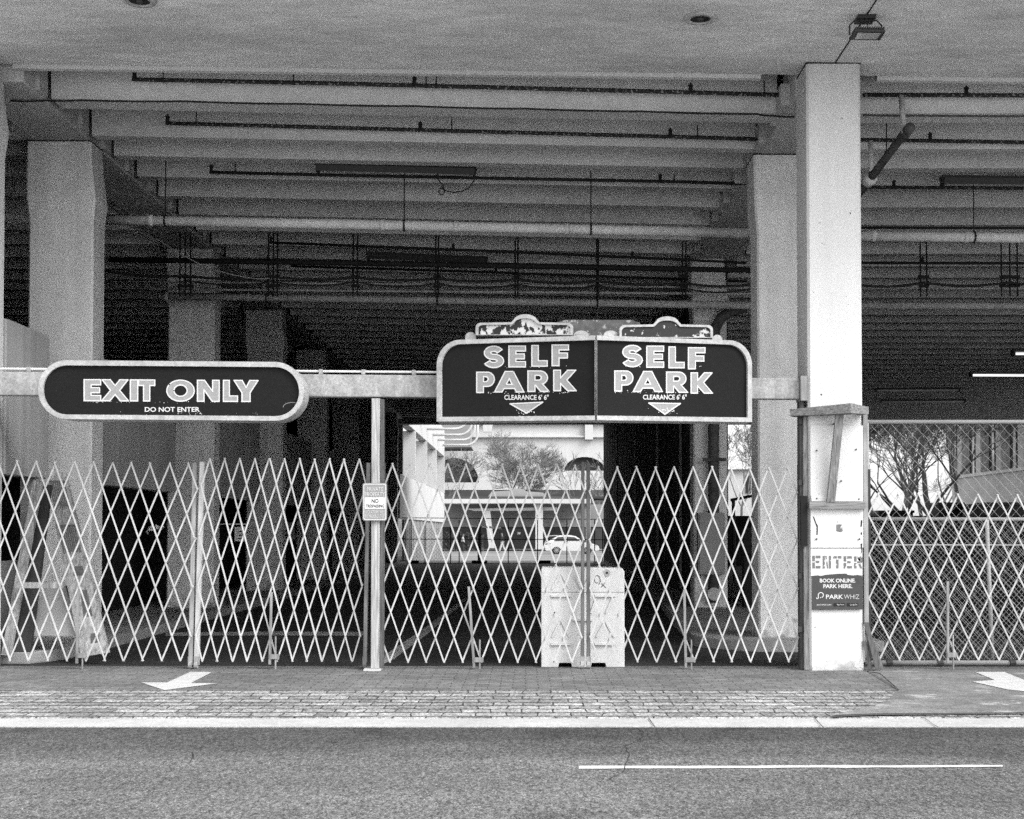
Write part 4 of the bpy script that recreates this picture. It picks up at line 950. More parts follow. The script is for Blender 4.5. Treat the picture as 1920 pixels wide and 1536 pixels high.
pipe('sprinkler_pipe', 'black sprinkler pipe sloping across the dark beams, higher of the deep ones', [(506, 455), (850, 468), (1190, 483), (1400, 493)], 23.0, .022, 'pipe_black', (508, 850, 1186), (), group=grp)
pipe('water_main', 'thick black pipe with a valve crossing the dark beams', [(205, 487), (640, 493), (860, 497), (1410, 507)], 22.6, .045, 'pipe_black', (), (), (850, 862))
pipe('sprinkler_pipe', 'black sprinkler pipe below the thick black main', [(546, 499), (900, 510), (1400, 528)], 25.5, .022, 'pipe_black', (548, 930), (), group=grp)
pipe('sprinkler_pipe', 'black sprinkler pipe deep above the pale conduit', [(612, 574), (1000, 585), (1300, 593)], 33.0, .025, 'pipe_black', (884,), (), group=grp)
pipe('sprinkler_pipe', 'black sprinkler pipe in the dark of the right bay', [(1600, 493), (1920, 494), (2300, 495)], 23.0, .024, 'pipe_black', (1730,), (), group=grp)
pipe('water_main', 'black pipe running just above the pale pipe of the right bay', [(1600, 427), (1920, 428), (2300, 430)], 19.4, .018, 'pipe_black', (), (), ())
# cable hangers: paired rods
for lab, us, d_, bay in (('left', (337, 347, 357), 23.2, 'm'), ('b', (503, 512, 520), 23.2, 'm'), ('c', (662, 670), 23.2, 'm'), ('d', (817, 822), 23.2, 'm'), ('e', (966, 971), 23.2, 'm'), ('f', (1119, 1122), 23.2, 'm'), ('g', (1280, 1286), 23.2, 'm'),
                         ('h', (1726, 1738), 23.2, 'r'), ('i', (1878, 1894, 1908), 23.2, 'r')):
    where = {'left': 'beside the second left column', 'b': 'near the left end of the black pipe', 'c': 'left of the middle of the bay', 'd': 'below the dead fluorescent fixture', 'e': 'above the left crest of the sign', 'f': 'above the apex of the two-faced sign',
             'g': 'near the right girder', 'h': 'in the right bay near the white column', 'i': 'in the right bay at the photo edge'}[lab]
    t = thing('cable_hanger', 'black paired hanger rods ' + where, 'hanger', P(us[0], 540, d_), 'hanger rods carrying the cables')
    b = MB(); zz = ZT + drop(P(us[0], 500, d_).x)
    for u in us: q = P(u, 556, d_); b.tube([q, (q.x, q.y, zz + .3)], .013, 6)
    b.build('rod', M['pipe_black'], t)
    b = MB()
    for v in (519, 536): A, B = P(us[0] - 4, v, d_ - .02), P(us[-1] + 4, v, d_ - .02); b.bar(A, B, .05, .03, (0, 0, 1))
    b.build('cross_bar', M['pipe_black'], t)
def swag(label, nodes, d, r, m, sag, name='cable'):
    pts = []
    for (u0, v0), (u1, v1) in zip(nodes, nodes[1:]):
        for i in range(10): t_ = i / 10; pts.append(P(u0 + (u1 - u0) * t_, v0 + (v1 - v0) * t_ + sag * 4 * t_ * (1 - t_), d))
    pts.append(P(*nodes[-1], d)); b = MB(); b.tube(pts, r, 6); return tag(b.build(name, M[m], None, smooth=True), label, 'cable')
swag('black cables draped between the hanger rods across the middle bay', [(200, 508), (345, 517), (511, 519), (666, 520), (819, 522), (969, 524), (1120, 527), (1283, 531), (1410, 533)], 23.1, .022, 'cable', 5)
swag('second black cable sagging lower between the middle bay rods', [(345, 525), (511, 528), (666, 528), (819, 531), (969, 533), (1120, 535), (1283, 540), (1410, 541)], 23.12, .014, 'cable', 8)
swag('black cables draped between the rods of the right bay', [(1600, 533), (1732, 530), (1890, 530), (2100, 532)], 23.1, .022, 'cable', 6)
swag('pale slack cable hanging in a curve beside the second left column', [(203, 445), (262, 434), (300, 452), (380, 498), (455, 519), (505, 522)], 22.3, .010, 'cable_pale', 2)
swag('thin cable stapled along the underside of the front beam', [(20, 189), (84, 188.5), (150, 188), (345, 190), (566, 195), (776, 199), (987, 204), (1201, 209), (1420, 214), (1450, 217), (1490, 219)], 16.0, .011, 'pipe_black', 1.2)
swag('thin pale conduit along the front beam of the right bay', [(1618, 216), (1727, 217), (1920, 218), (2200, 219)], 16.0, .012, 'pipe_grey', .5)
# dead fluorescent fixtures
def fixture(label, ua, va, ub, vb_, d, lit=False):
    A, B = P(ua, va, d), P(ub, vb_, d); t = thing('fluorescent_fixture', label, 'light', (A + B) / 2, 'strip light fixtures under the deck')
    b = MB(); b.bar(A, B, .18, .04, (0, 1, 0)); lit or b.bar(A + Vector((.02, -.10, -.06)), B + Vector((-.02, -.10, -.06)), .015, .09, (0, 1, .3)); b.build('housing', M['fixture'], t)
    for dy in (-.04, .05):
        b = MB(); b.tube([A + Vector((.06, dy, -.06)), B + Vector((-.06, dy, -.06))], .019, 8); b.build('tube', M[lit] if lit else M['pipe_dim'], t, smooth=True)
    b = MB()
    for e in (A + Vector((.03, 0, -.05)), B + Vector((-.03, 0, -.05))): b.box(e.x - .02, e.x + .02, e.y - .09, e.y + .09, e.z - .05, e.z + .03)
    b.build('end_cap', M['fixture'], t); return t
fixture('dark unlit fluorescent fixture with a dangling cable in the middle bay', 592, 309, 893, 317, 18.95)
fixture('dark unlit fluorescent fixture near the right edge of the photo', 1764, 334, 2060, 337, 18.95)
fixture('dark unlit fluorescent fixture deep behind the pale pipe', 687, 476, 915, 485, 24.4)
fixture('lit fluorescent tube nearest the white column in the right bay', 1818, 699, 2040, 700, 33, 'tube_lit')
fixture('lit fluorescent tube at the photo edge in the right bay', 1897, 658, 2140, 658, 28.5, 'tube_lit')
for u0, u1, v in ((1640, 1800, 729), (1650, 1810, 751)):
    fixture('dim strip fixture deep in the right bay, %s' % ('higher one' if v == 729 else 'lower one'), u0, v, u1, v - 1, 42 if v == 729 else 50, 'tube_dim')
b = MB(); D_ = 18.9
pts = [P(u, v, D_) for u, v in [(893, 318), (889, 338), (880, 352), (866, 359), (850, 361), (836, 358), (829, 353), (831, 347), (829, 352)] + arc(828, 359, 5, 6, -60, 260, 12) + [(832, 353), (831, 347), (825, 341), (821, 335), (820, 322)]]
b.tube(pts, .009, 5); tag(b.build('dangling_cable', M['cable'], None), 'looped black cable dangling from the dead fluorescent fixture', 'cable')
# drain pipes right bay
t = thing('drain_pipe', 'dark slanting drain pipe with ribbed elbow in the right bay', 'pipe', P(1660, 300, 16.5))
b = MB(); b.tube([P(1604, 372, 17.2), P(1690, 258, 16.0), P(1700, 244, 15.9)], .05, 14); b.build('run', M['pipe_grey'], t, smooth=True)
b = MB(); b.tube([P(1690, 260, 15.98), P(1701, 246, 15.86), P(1706, 240, 15.6)], .06, 14); b.build('elbow', M['pipe_grey'], t, smooth=True)
b = MB(); b.tube([P(1690, 179, 15.8), P(1692, 215, 15.8), P(1695, 250, 15.85)], .032, 10); b.build('riser', M['pipe_dim'], t, smooth=True)
b = MB(); b.tube([P(1632, 264, 17.0), P(1633, 335, 17.0)], .03, 10); b.build('riser', M['pipe_dim'], t, smooth=True)
b = MB(); b.tube([P(1626, 342, 16.85), P(1634, 332, 16.75)], .08, 12); b.build('collar', M['pipe_dim'], t, smooth=True)
t = thing('hanger_rod', 'thin black rod hanging beside the slanting drain pipe', 'rod', P(1662, 210, 16.6)); b = MB(); b.tube([P(1662, 165, 16.6), P(1662, 284, 16.6)], .008, 6); b.build('rod', M['pipe_black'], t); b = MB(); q = P(1662, 284, 16.6); b.box(q.x - .02, q.x + .02, q.y - .02, q.y + .02, q.z - .03, q.z); b.build('nut', M['pipe_black'], t)
DYc = ROWS[1] - .12
t = thing('downpipe', 'grey downpipe running down the second right column', 'pipe', P(1335, 1000, DYc))
b = MB(); b.tube([P(1400, 576, DYc - .2), P(1374, 582, DYc - .15), P(1352, 596, DYc), P(1340, 618, DYc), P(1338, 660, DYc), P(1338, 1130, DYc)], .095, 14); b.build('run', M['pipe_grey'], t, smooth=True)
b = MB(); b.bar(P(1318, 862, DYc - .11), P(1361, 862, DYc - .11), .06, .03, (0, 0, 1)); b.build('bracket', M['dark_steel'], t)
b = MB(); q = P(1339, 1114, DYc - .12); b.tube([q, q + Vector((0, .05, 0))], .115, 18); b.build('cleanout', M['pipe_dim'], t)
t = thing('metal_box', 'grey box fixed low on the second right column', 'box', P(1333, 1018, DYc)); b = MB(); b.box(PX(1309, DYc - .12), PX(1359, DYc - .12), DYc - .13, DYc + .09, PZ(1077, DYc), PZ(962, DYc), bev=.01); b.build('case', M['panel'], t)
b = MB(); b.box(PX(1312, DYc - .14), PX(1356, DYc - .14), DYc - .15, DYc - .131, PZ(1073, DYc), PZ(966, DYc)); b.build('door', M['panel'], t)

# ------------------------------------------------------------------ bare trees
def tree(label, base, height, lean_, seed, m='bark', spread=1.0, levels=5, fork=.32, r0=None, group='bare trees beyond the garage', dens=3, rmin=.013):
    rnd = random.Random(seed); t = thing('bare_tree', label, 'tree', base, group)
    tb_, cb = MB(), MB(); base = Vector(base); r0 = r0 or height * .022
    def grow(p, dr, ln, r, lv):
        n = 4 if lv < 3 else 3; pts = [p]; rs = [r]; d = Vector(dr)
        for i in range(n):
            d = (d + Vector((rnd.gauss(0, .13), rnd.gauss(0, .13), rnd.gauss(0.03, .09)))).normalized()
            pts.append(pts[-1] + d * (ln / n)); rs.append(max(r * (1 - .42 * (i + 1) / n), rmin))
        (tb_ if lv < 2 else cb).tube(pts, rs, 7 if lv < 2 else (5 if lv < 3 else 3), caps=False)
        if lv >= levels: return
        k = rnd.randint(dens, dens + 1) if lv else rnd.randint(3, 4)
        for i in range(k):
            j = n if i < 2 else rnd.randint(max(1, n - 2), n)
            ax = Vector((rnd.gauss(0, 1), rnd.gauss(0, 1), rnd.gauss(0, .35))).normalized()
            nd_ = (d + ax * rnd.uniform(.45, .95) * spread).normalized()
            if nd_.z < -.15: nd_.z = abs(nd_.z) * .4
            grow(pts[j], nd_, ln * rnd.uniform(.58, .80), rs[j] * rnd.uniform(.55, .75), lv + 1)
    grow(base, Vector(lean_).normalized(), height * fork, r0, 0)
    tb_.build('trunk', M[m], t, smooth=True); cb.build('crown', M[m], t)
    return t
GZ = -.45
def far(u, v, d): return P(u, v, d)
tree('spreading bare tree seen through the middle opening behind the flat canopy', (PX(952, 142), 142, -.4), 13.0, (.0, 0, 1), SEED, 'bark', 1.15, 6, .33, .24, dens=4, rmin=.013)
tree('bare tree in front of the left arch of the white building', (PX(872, 146), 146, -.4), 11.0, (-.1, 0, 1), 12, 'bark', 1.0, 6, .36, .2, rmin=.014)
tree('bare sapling at the right of the dark arch', (PX(1140, 148), 148, -.4), 9.5, (-.15, 0, 1), 13, 'bark', .9, 5, .4, .14, rmin=.022)
tree('slender bare tree in the gap beside the second right column', (PX(1388, 84), 84, GZ), 9.0, (0, 0, 1), 21, 'bark', .8, 5, .38, .12)
tree('large bare tree leaning left in the right opening', (PX(1775, 76), 76, GZ), 13.5, (-.42, .0, 1), 31, 'bark_dark', .8, 6, .40, .22, rmin=.011)
tree('bare tree with forked stem nearest the white column in the right opening', (PX(1672, 88), 88, GZ), 12.5, (-.05, 0, 1), 32, 'bark', .75, 6, .34, .20)
tree('thin upright bare tree between the forked and the leaning ones', (PX(1712, 92), 92, GZ), 13, (.1, 0, 1), 33, 'bark', .75, 6, .34, .20)
tree('pale bare tree behind the leaning tree', (PX(1745, 100), 100, GZ), 14, (.05, 0, 1), 34, 'bark', .75, 6, .34, .19)
tree('dark bare tree bending toward the windowed building', (PX(1742, 70), 70, GZ), 11, (-.2, 0, 1), 35, 'bark_dark', .9, 6, .38, .14)
tree('bare tree at the corner of the windowed building', (PX(1782, 104), 104, GZ), 13, (.08, 0, 1), 36, 'bark', .8, 6, .34, .2)
tree('tall bare tree rising between the leaning tree and the windowed building', (PX(1800, 92), 92, GZ), 14, (-.12, 0, 1), 41, 'bark', .85, 6, .36, .2)
tree('broad bare tree farthest behind the white column', (PX(1690, 118), 118, GZ), 15, (.0, 0, 1), 42, 'bark', 1.0, 6, .34, .22, rmin=.016)
tree('distant bare tree low behind the forked one', (PX(1650, 110), 110, GZ), 13, (0, 0, 1), 37, 'bark', .9, 6, .34, .2)

# ------------------------------------------------------------------ beyond the garage, middle opening
rw = thing('ramp_building', 'white concrete ramp building with tall fins beyond the left side of the garage', 'building', (-6, 64, 0))
b = MB(); b.box(-6.3, -5.85, 63.3, 97, 6.68, 8.6); b.build('top_beam', M['white_wall'], rw)
b = MB(); b.box(-6.1, -5.85, 63.3, 97, 2.07, 4.1); b.build('spandrel', M['white_wall'], rw)
for y in (64.3, 71.6, 79.7, 88, 96.6): b = MB(); b.box(-9.5, -5.82, y, y + .28, 4.12, 6.66); b.build('fin', M['white_wall'], rw)
b = MB(); b.box(-9.8, -9.55, 63.3, 97, -.3, 8.5); b.build('rear_wall', M['far_grey'], rw)
b = MB(); b.box(-9.5, -6.0, 96.8, 97.1, -.3, 8.4); b.build('end_wall', M['white_wall'], rw)
b = MB()
for i in range(26): b.box(-6.0 + (.03 if i % 2 else 0), -5.95 + (.03 if i % 2 else 0), 66 + i * 1.15, 67.15 + i * 1.15, -.3, 2.04)
b.build('corrugated_sheet', M['far_grey'], rw)
cn = thing('tube_canopy', 'white bent tubes curving upward from the ramp building', 'canopy', (-5.8, 80, 7.3))
for y in (75.6, 80, 85, 89.7, 95):
    b = MB(); z = 7.37; x = -4.2
    b.tube([(-5.84, y, z), (x, y, z)] + [(x + .75 * math.sin(R(a)), y, z + .75 - .75 * math.cos(R(a))) for a in range(15, 91, 15)] + [(x + .76, y, z + 2.2)], .075, 8); b.build('tube', M['white_wall'], cn, smooth=True)
la = thing('white_lamp', 'white boxy lamp hung at the end of the bent tubes', 'lamp', P(915, 800, 92)); b = MB(); b.prism([P(u, v, 92) for u, v in ((905, 799), (912, 792), (925, 789), (921, 810), (907, 810))], (0, .4, 0)); b.build('housing', M['white_wall'], la)
b = MB(); b.tube([P(908, 797, 92.2), P(897, 791, 92.4), P(896, 770, 92.5)], .06, 6); b.build('arm', M['far_grey'], la)
# temporary fence
tf = thing('site_fence', 'thin wire site fence across the far opening of the garage', 'fence', (0, 63, 0)); FD = 63.2
b = MB()
for u in (757, 771, 797, 845, 861, 899, 953, 1008, 1063, 1115, 1130): b.tube([P(u, 1058, FD), P(u, 975, FD)], .025, 5)
b.build('post', M['dark_steel'], tf)
b = MB()
for v in (974, 1057, 1012): b.tube([P(752, v - (3 if v < 1000 else 1), FD), P(1133, v, FD)], .018, 5)
b.build('rail', M['dark_steel'], tf)
b = MB(); mesh_wires(b, PX(752, FD), PX(845, FD), .1, PZ(990, FD), FD + .03, .16, .005, .003); b.build('wire_mesh', M['dark_steel'], tf)
for u in (771, 899, 1018): q = P(u, 1060, FD); b = MB(); b.box(q.x - .35, q.x + .35, FD - .2, FD + .2, 0.004, .14, bev=.02); b.build('foot_block', M['tyre'], tf)
# white arched building
VD = 160
ab = thing('arched_building', 'big white building with dark arched openings behind the bare trees', 'building', P(980, 1000, VD))
def arch_poly(cu, cv, ru, rv_): return [(cu + ru * math.cos(R(a)), cv - rv_ * math.sin(R(a))) for a in range(0, 181, 12)]
wall = [(780, 792), (1180, 792), (1180, 919), (780, 919)]
planar('wall', [wall, arch_poly(1096, 883, 38, 26), arch_poly(852, 905, 46, 46)], P(980, 850, VD), NF, M['white_wall'], ab, thick=.3)
for cu, cv, ru, rv_ in ((1096, 883, 38, 26), (852, 905, 46, 46)): b = MB(); b.prism([P(u, v, VD + .8) for u, v in [(cu - ru - 3, cv + 2), (cu + ru + 3, cv + 2), (cu + ru + 3, cv - rv_ - 3), (cu - ru - 3, cv - rv_ - 3)]], (0, .3, 0)); b.build('arch_opening', M['far_dark'], ab)
def fbox(name, u0, v0, u1, v1, d, dep, m, par, **k): a, c = P(u0, v1, d), P(u1, v0, d); b = MB(); b.box(a.x, c.x, d, d + dep, a.z, c.z); return b.build(name, M[m], par, **k)
fbox('parapet', 780, 790, 1180, 795, VD - .8, .5, 'white_wall', ab); fbox('ledge', 780, 817, 1180, 820, VD - .8, .5, 'white_wall', ab)
fbox('pier', 1097, 795, 1112, 824, VD - 1.0, .7, 'white_wall', ab); fbox('body', 780, 800, 1180, 1030, VD + 1.5, 12, 'far_grey', ab)
fbox('base', 780, 920, 1180, 1030, VD - .3, 1.6, 'far_dark', ab)
gb = thing('grey_building', 'grey upper block of a building behind the bent tubes', 'building', P(850, 800, 152)); fbox('wall', 780, 700, 882, 838, 152, 4, 'far_grey', gb); fbox('cornice', 778, 838, 884, 841, 151.6, 5, 'far_dark', gb)
# canopy building
KD = 132
kb = thing('canopy_building', 'low dark building with white flat canopy and columns across the rear street', 'building', P(980, 1030, KD))
fbox('canopy', 800, 935.5, 1108, 944, KD - 4, 4.2, 'white_wall', kb); fbox('wall', 790, 946, 1140, 988, KD + .3, 6, 'far_grey', kb); fbox('base_wall', 790, 988, 1140, 1029.5, KD + .4, 5, 'far_dark', kb)
fbox('roof', 790, 931, 1150, 935, KD + .2, 8, 'far_dark', kb)
a, c = P(873, 958, KD - 3), P(1045, 951, KD - 3); b = MB(); b.prism([(a.x, KD - 3, c.z - .15), (a.x + .8, KD - 3, a.z), (c.x, KD - 3, a.z + .05), (c.x, KD - 3, c.z)], (0, 2, 0)); b.build('lower_canopy', M['white_wall'], kb)
for u0, u1 in ((1004, 1018), (1099, 1107)): fbox('column', u0, 944.5, u1, 1030, KD - 3.4, .6, 'white_wall', kb)
b = MB(); q = [P(908, 958, KD - 3.2), P(919, 958, KD - 3.2), P(927, 1028, KD - 3.2), P(917, 1028, KD - 3.2)]; b.prism(q, (0, .5, 0)); b.build('column', M['white_wall'], kb)
for u0, v0, u1, v1 in ((962, 992, 984, 1028), (938, 992, 958, 1026), (1028, 992, 1094, 1012), (838, 990, 880, 1008)): fbox('window', u0, v0, u1, v1, KD + .28, .1, 'glass', kb)
fbox('door_notice', 970, 998, 976, 1002, KD + .2, .05, 'paper', kb)
a = P(918, 935, KD); c = P(1025, 918, KD); b = MB(); b.prism([(P(u, v, KD + .5)) for u, v in [(912, 935), (922, 922), (955, 920)] + [(970 + 16 * math.cos(R(t_)), 921 - 5 * math.sin(R(t_))) for t_ in range(180, -1, -30)] + [(985, 921), (1018, 924), (1028, 935)]], (0, 3, 0)); b.build('roof_mound', M['far_grey'], kb)
# hedge, gate arm
hg = thing('clipped_hedge', 'low dark hedge in front of the canopy building', 'hedge', P(868, 1030, 126)); b = MB(); rnd = random.Random(5)
for i in range(900):
    q = P(rnd.uniform(832, 906), rnd.uniform(1003, 1031) if rnd.random() < .8 else rnd.uniform(1000, 1006), 126 + rnd.uniform(-.6, .6)); s_ = rnd.uniform(.1, .22)
    v1 = Vector((rnd.gauss(0, 1), rnd.gauss(0, 1), rnd.gauss(0, 1))).normalized() * s_; v2 = Vector((rnd.gauss(0, 1), rnd.gauss(0, 1), rnd.gauss(0, 1))).normalized() * s_
    b.poly([q, q + v1, q + v1 + v2, q + v2])
b.build('leaves', M['hedge'], hg)
ba = thing('barrier_arm', 'thin white barrier arm on a dark post beyond the site fence', 'barrier', P(900, 1055, 68)); b = MB(); b.bar(P(883, 986, 68), P(940, 990.5, 68), .1, .06, (0, 0, 1)); b.build('arm', M['paper'], ba)
b = MB(); q = P(899, 1057, 68); b.box(q.x - .09, q.x + .09, 67.95, 68.15, -.03, P(899, 984, 68).z); b.build('post', M['dark_steel'], ba)
b = MB()
for pl in ([(845, 1040), (900, 1036), (905, 1041), (850, 1050)], [(905, 1047), (960, 1046), (975, 1050), (910, 1052)], [(1040, 1034), (1128, 1036), (1128, 1040), (1060, 1040)]): b.poly([G(u, v, -.03) if False else P(u, v, 64 + (1058 - v) * 1.6) for u, v in pl])
bpy.data.meshes  # sunlit patches on the yard are left to the light
b.bm.free()

# ------------------------------------------------------------------ white car
CD = 113
car = thing('parked_car', 'white hatchback car parked sideways beyond the far opening', 'car', P(1075, 1038, CD))
s_ = F / CD; cz = -.42; cx0 = PX(1021, CD); Lc = 4.5
def cpt(x, z, y): return (cx0 + x, y, cz + z)
body = [(0.05, .35), (0, .62), (.12, .95), (.45, 1.0), (1.0, 1.02), (2.9, 1.0), (3.9, .86), (4.4, .66), (4.48, .42), (4.42, .28), (3.95, .25), (3.85, .45), (3.6, .62), (3.35, .62), (3.1, .45), (3.0, .24), (1.45, .24), (1.35, .45), (1.1, .64), (.85, .64), (.6, .45), (.5, .27), (.15, .27)]
b = MB(); b.prism([cpt(x, z, CD) for x, z in body], (0, 1.75, 0)); b.build('body', M['car_paint'], car, bevel=.04)
roof = [(.25, .985), (.95, 1.42), (1.25, 1.53), (2.1, 1.55), (2.55, 1.46), (3.25, 1.0)]
b = MB(); b.loft([[cpt(x, z, CD + .08 + max(0, z - 1) * .25) for x, z in roof], [cpt(x, z, CD + 1.67 - max(0, z - 1) * .25) for x, z in roof]]); b.build('cabin', M['car_paint'], car)
for wpts in ([(.75, 1.06), (1.05, 1.38), (1.75, 1.43), (1.75, 1.06)], [(1.83, 1.06), (1.83, 1.43), (2.45, 1.38), (2.95, 1.06)]):
    b = MB(); b.prism([cpt(x, z, CD + .06 + max(0, z - 1) * .25) for x, z in wpts], (0, .02, 0)); b.build('window', M['glass'], car)
b = MB(); b.prism([cpt(x, z, CD + .2) for x, z in ((0.0, 1.44), (.05, 1.48), (1.1, 1.545), (1.1, 1.5))], (0, 1.3, 0)); b.build('spoiler', M['car_paint'], car)
for x in (.98, 3.48):
    wh = MB(); q = Vector(cpt(x, .33, CD + .02)); wh.tube([q, q + Vector((0, .22, 0))], .34, 24); o = wh.build('wheel', M['tyre'], car)
    b = MB(); b.tube([q + Vector((0, -.012, 0)), q + Vector((0, .02, 0))], .09, 12)
    for k in range(10): a_ = k * math.pi / 5; b.bar(q + Vector((.05 * math.cos(a_), -.008, .05 * math.sin(a_))), q + Vector((.25 * math.cos(a_), -.008, .25 * math.sin(a_))), .05, .02, (-math.sin(a_), 0, math.cos(a_)))
    rm = b.build('rim', M['rim'], o); rm.matrix_parent_inverse = Matrix.Translation(-car.location) if False else Matrix.Identity(4)
    rm.matrix_parent_inverse = (Matrix.Translation(car.location) @ o.matrix_parent_inverse).inverted()
    b = MB(); b.poly([q + Vector((.37 * math.cos(R(a)), .03, .37 * math.sin(R(a)))) for a in range(0, 361, 15)][:-1]); b.build('wheel_arch', M['tyre'], car)
b = MB(); b.prism([cpt(x, z, CD - .012) for x, z in ((4.05, .72), (4.3, .66), (4.32, .72), (4.1, .78))], (0, .03, 0)); b.build('headlight', M['lens'], car)
b = MB(); b.prism([cpt(x, z, CD - .012) for x, z in ((.04, .78), (.5, .84), (.5, .88), (.06, .86))], (0, .03, 0)); b.build('tail_light', M['dark_steel'], car)

# ------------------------------------------------------------------ people
def person(label, base, h, top, legs_m, stride, face=1):
    t = thing('person', label, 'person', base); k = h / 1.75; bx_, by_, bz_ = base
    def skin(name, verts, edges, radii, m):
        me = bpy.data.meshes.new(name); me.from_pydata([(bx_ + x * k * face, by_ + y * k, bz_ + z * k) for x, y, z in verts], edges, [])
        o = bpy.data.objects.new(name, me); COL.objects.link(o); o.parent = t; o.matrix_parent_inverse = Matrix.Translation(-t.location)
        mod = o.modifiers.new('skin', 'SKIN'); me.materials.append(m)
        for v, r_ in zip(me.skin_vertices[0].data, radii): v.radius = (r_ * k, r_ * k)
        me.skin_vertices[0].data[0].use_root = True
        o.modifiers.new('sub', 'SUBSURF').levels = 1; o.modifiers['sub'].render_levels = 2
        dg = bpy.context.evaluated_depsgraph_get(); m2 = bpy.data.meshes.new_from_object(o.evaluated_get(dg)); o.modifiers.clear(); o.data = m2; m2.name = name
        if not m2.materials: m2.materials.append(m)
        return o
    s = stride
    V = [(0, 0, .95), (0, 0, 1.15), (0, 0, 1.4), (.02, 0, 1.5), (.05, 0, 1.62), (.05, 0, 1.72), (0, -.17, 1.4), (.06, -.22, 1.13), (.18, -.2, .92), (0, .17, 1.4), (-.06, .22, 1.13), (.05, .22, .9),
         (0, -.09, .9), (s * .5, -.1, .5), (s * .8, -.1, .08), (s * .8 + .16, -.1, .04), (0, .09, .9), (-s * .3, .1, .5), (-s * .9, .1, .1), (-s * .9 + .15, .1, .05)]
    E = [(0, 1), (1, 2), (2, 3), (3, 4), (4, 5), (2, 6), (6, 7), (7, 8), (2, 9), (9, 10), (10, 11), (0, 12), (12, 13), (13, 14), (14, 15), (0, 16), (16, 17), (17, 18), (18, 19)]
    Rr = [.13, .12, .14, .055, .095, .08, .065, .045, .035, .065, .045, .035, .085, .06, .045, .035, .085, .06, .045, .035]
    skin('body', V, E, Rr, M['skin'])
    skin('jacket', [V[0], V[1], V[2], V[6], V[7], (.15, -.2, .97), V[9], V[10], (.04, .22, .97)], [(0, 1), (1, 2), (2, 3), (3, 4), (4, 5), (2, 6), (6, 7), (7, 8)], [.165, .16, .17, .09, .07, .055, .09, .07, .055], M[top])
    skin('trousers', [V[0], V[12], V[13], (V[14][0], V[14][1], .14), V[16], V[17], (V[18][0], V[18][1], .16)], [(0, 1), (1, 2), (2, 3), (0, 4), (4, 5), (5, 6)], [.15, .11, .085, .07, .11, .085, .07], M[legs_m])
    skin('hair', [(.03, 0, 1.68), (.03, 0, 1.74)], [(0, 1)], [.105, .085], M['cloth_d'])
    return t
person('person in a dark jacket and pale trousers walking before the canopy building', (PX(942, 118), 118, -.42), 1.75, 'cloth_d', 'cloth_l', .3, -1)
person('person in pale clothes standing by the clipped hedge', (PX(868, 119), 119, -.42), 1.65, 'cloth_l', 'cloth_d', .08)

# ------------------------------------------------------------------ right opening: windowed building, house, dark containers
WX = 30.9
M['pale_grey'] = mat('pale_grey_render', .52, .85, big=.12, bigs=.3, streak=.1)
wbd = thing('windowed_building', 'grey building with tall divided windows beyond the right bay', 'building', (WX, 95, 0))
zs0 = 5.45
b = MB(); b.box(WX, WX + 6, 60, 101, GZ, zs0); b.build('lower_wall', M['pale_grey'], wbd)
b = MB(); b.box(WX - .12, WX - .002, 60, 101, zs0 - .2, zs0); b.build('sill', M['white_wall'], wbd)
b = MB(); b.box(WX, WX + 6, 60, 101, 13, 15); b.build('upper_wall', M['pale_grey'], wbd)
y = 62
while y < 101:
    b = MB(); b.box(WX + .25, WX + .3, y + .5, y + 3.6, zs0, 13); w_ = b.build('window', M['pane'], wbd)
    b = MB()
    for yy in (y + 1.5, y + 2.6): b.box(WX + .15, WX + .24, yy, yy + .08, zs0, 13)
    for z in (8.1, 10.6): b.box(WX + .15, WX + .24, y + .5, y + 3.6, z, z + .08)
    fr = b.build('glazing_bars', M['dark_steel'], w_); fr.matrix_parent_inverse = (Matrix.Translation(wbd.location) @ w_.matrix_parent_inverse).inverted()
    y += 4.1
y = 61.5
while y < 101: b = MB(); b.box(WX - .1, WX + .6, y, y + 1.0, zs0 + .002, 12.99); b.build('pier', M['pale_grey'], wbd); y += 4.1
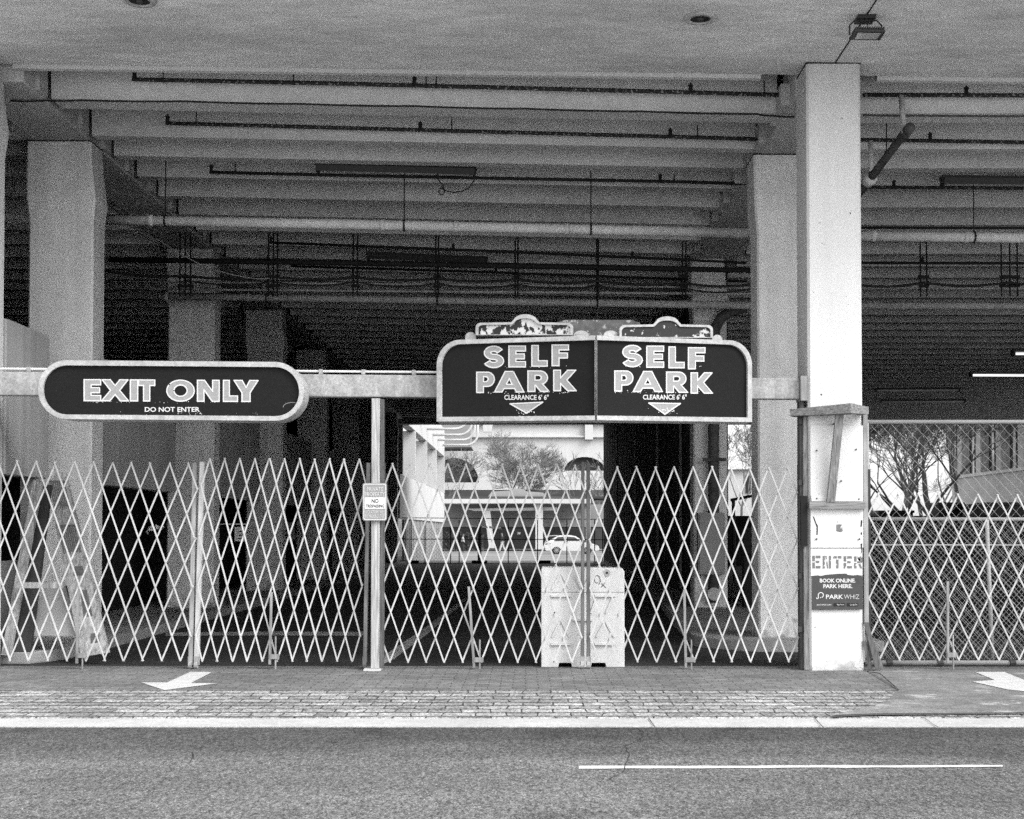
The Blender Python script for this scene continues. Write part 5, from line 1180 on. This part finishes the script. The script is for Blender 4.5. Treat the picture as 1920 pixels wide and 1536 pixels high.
b = MB(); A = P(1795, 935, 100); B_ = P(1776, 780, 100); b.bar(A, B_, .45, .4, (1, 0, 0)); b.build('raking_post', M['white_wall'], wbd)
b = MB(); b.bar(P(1862, 788, 75), P(1990, 742, 62), .12, .12, (0, 0, 1)); b.build('gutter_pipe', M['pale_grey'], wbd)
hs = thing('small_house', 'small pale house with tiled roof seen in the gap beside the second right column', 'house', P(1392, 960, 118))
fbox('wall', 1330, 880, 1450, 1010, 118, 6, 'white_wall', hs); fbox('window', 1398, 892, 1408, 925, 117.9, .1, 'glass', hs)
a, c = P(1325, 880, 117.6), P(1455, 856, 121); b = MB(); b.poly([(a.x, 117.6, a.z), (c.x, 117.6, a.z), (c.x, 121, c.z), (a.x, 121, c.z)]); b.poly([(a.x, 121, c.z), (c.x, 121, c.z), (c.x, 124.4, a.z), (a.x, 124.4, a.z)]); b.build('roof', M['tile'], hs)
def skip(label, u0, v0, u1, d, h=1.5):
    t = thing('dark_container', label, 'container', P((u0 + u1) / 2, 1000, d), 'dark containers behind the right bay'); a = P(u0, v0, d); c = P(u1, v0, d)
    b = MB(); b.prism([(a.x, d, a.z), (c.x, d, a.z), (c.x - .1, d, -.3), (a.x + .1, d, -.3)], (0, 1.6, 0)); b.build('body', M['far_dark'], t)
    b = MB(); b.box(a.x - .05, c.x + .05, d - .08, d + 1.7, a.z + .002, a.z + .12); b.build('rim', M['dark_steel'], t)
skip('dark container nearest the white column behind the right bay', 1648, 962, 1712, 66)
skip('tall dark container in the middle behind the right bay', 1760, 947, 1806, 64)
skip('dark container below the windowed building at the right', 1850, 947, 1935, 62)
skip('low dark container beside the tall one', 1810, 950, 1842, 68)
b = MB(); b.box(3.6, 34, 61.0, 61.2, 0, 2.15); tag(b.build('rear_wall', M['black_wall'], None), 'low dark wall closing the rear of the right bay', 'wall')
b = MB(); b.tube([P(1370, 938, 40), P(1400, 932, 40), P(1410, 930, 40)], .05, 6); b.tube([P(1375, 936, 40), P(1378, 1150, 40)], .05, 6); tag(b.build('handrail', M['dark_steel'], None), 'dark bent handrail in the gap beside the second right column', 'handrail')
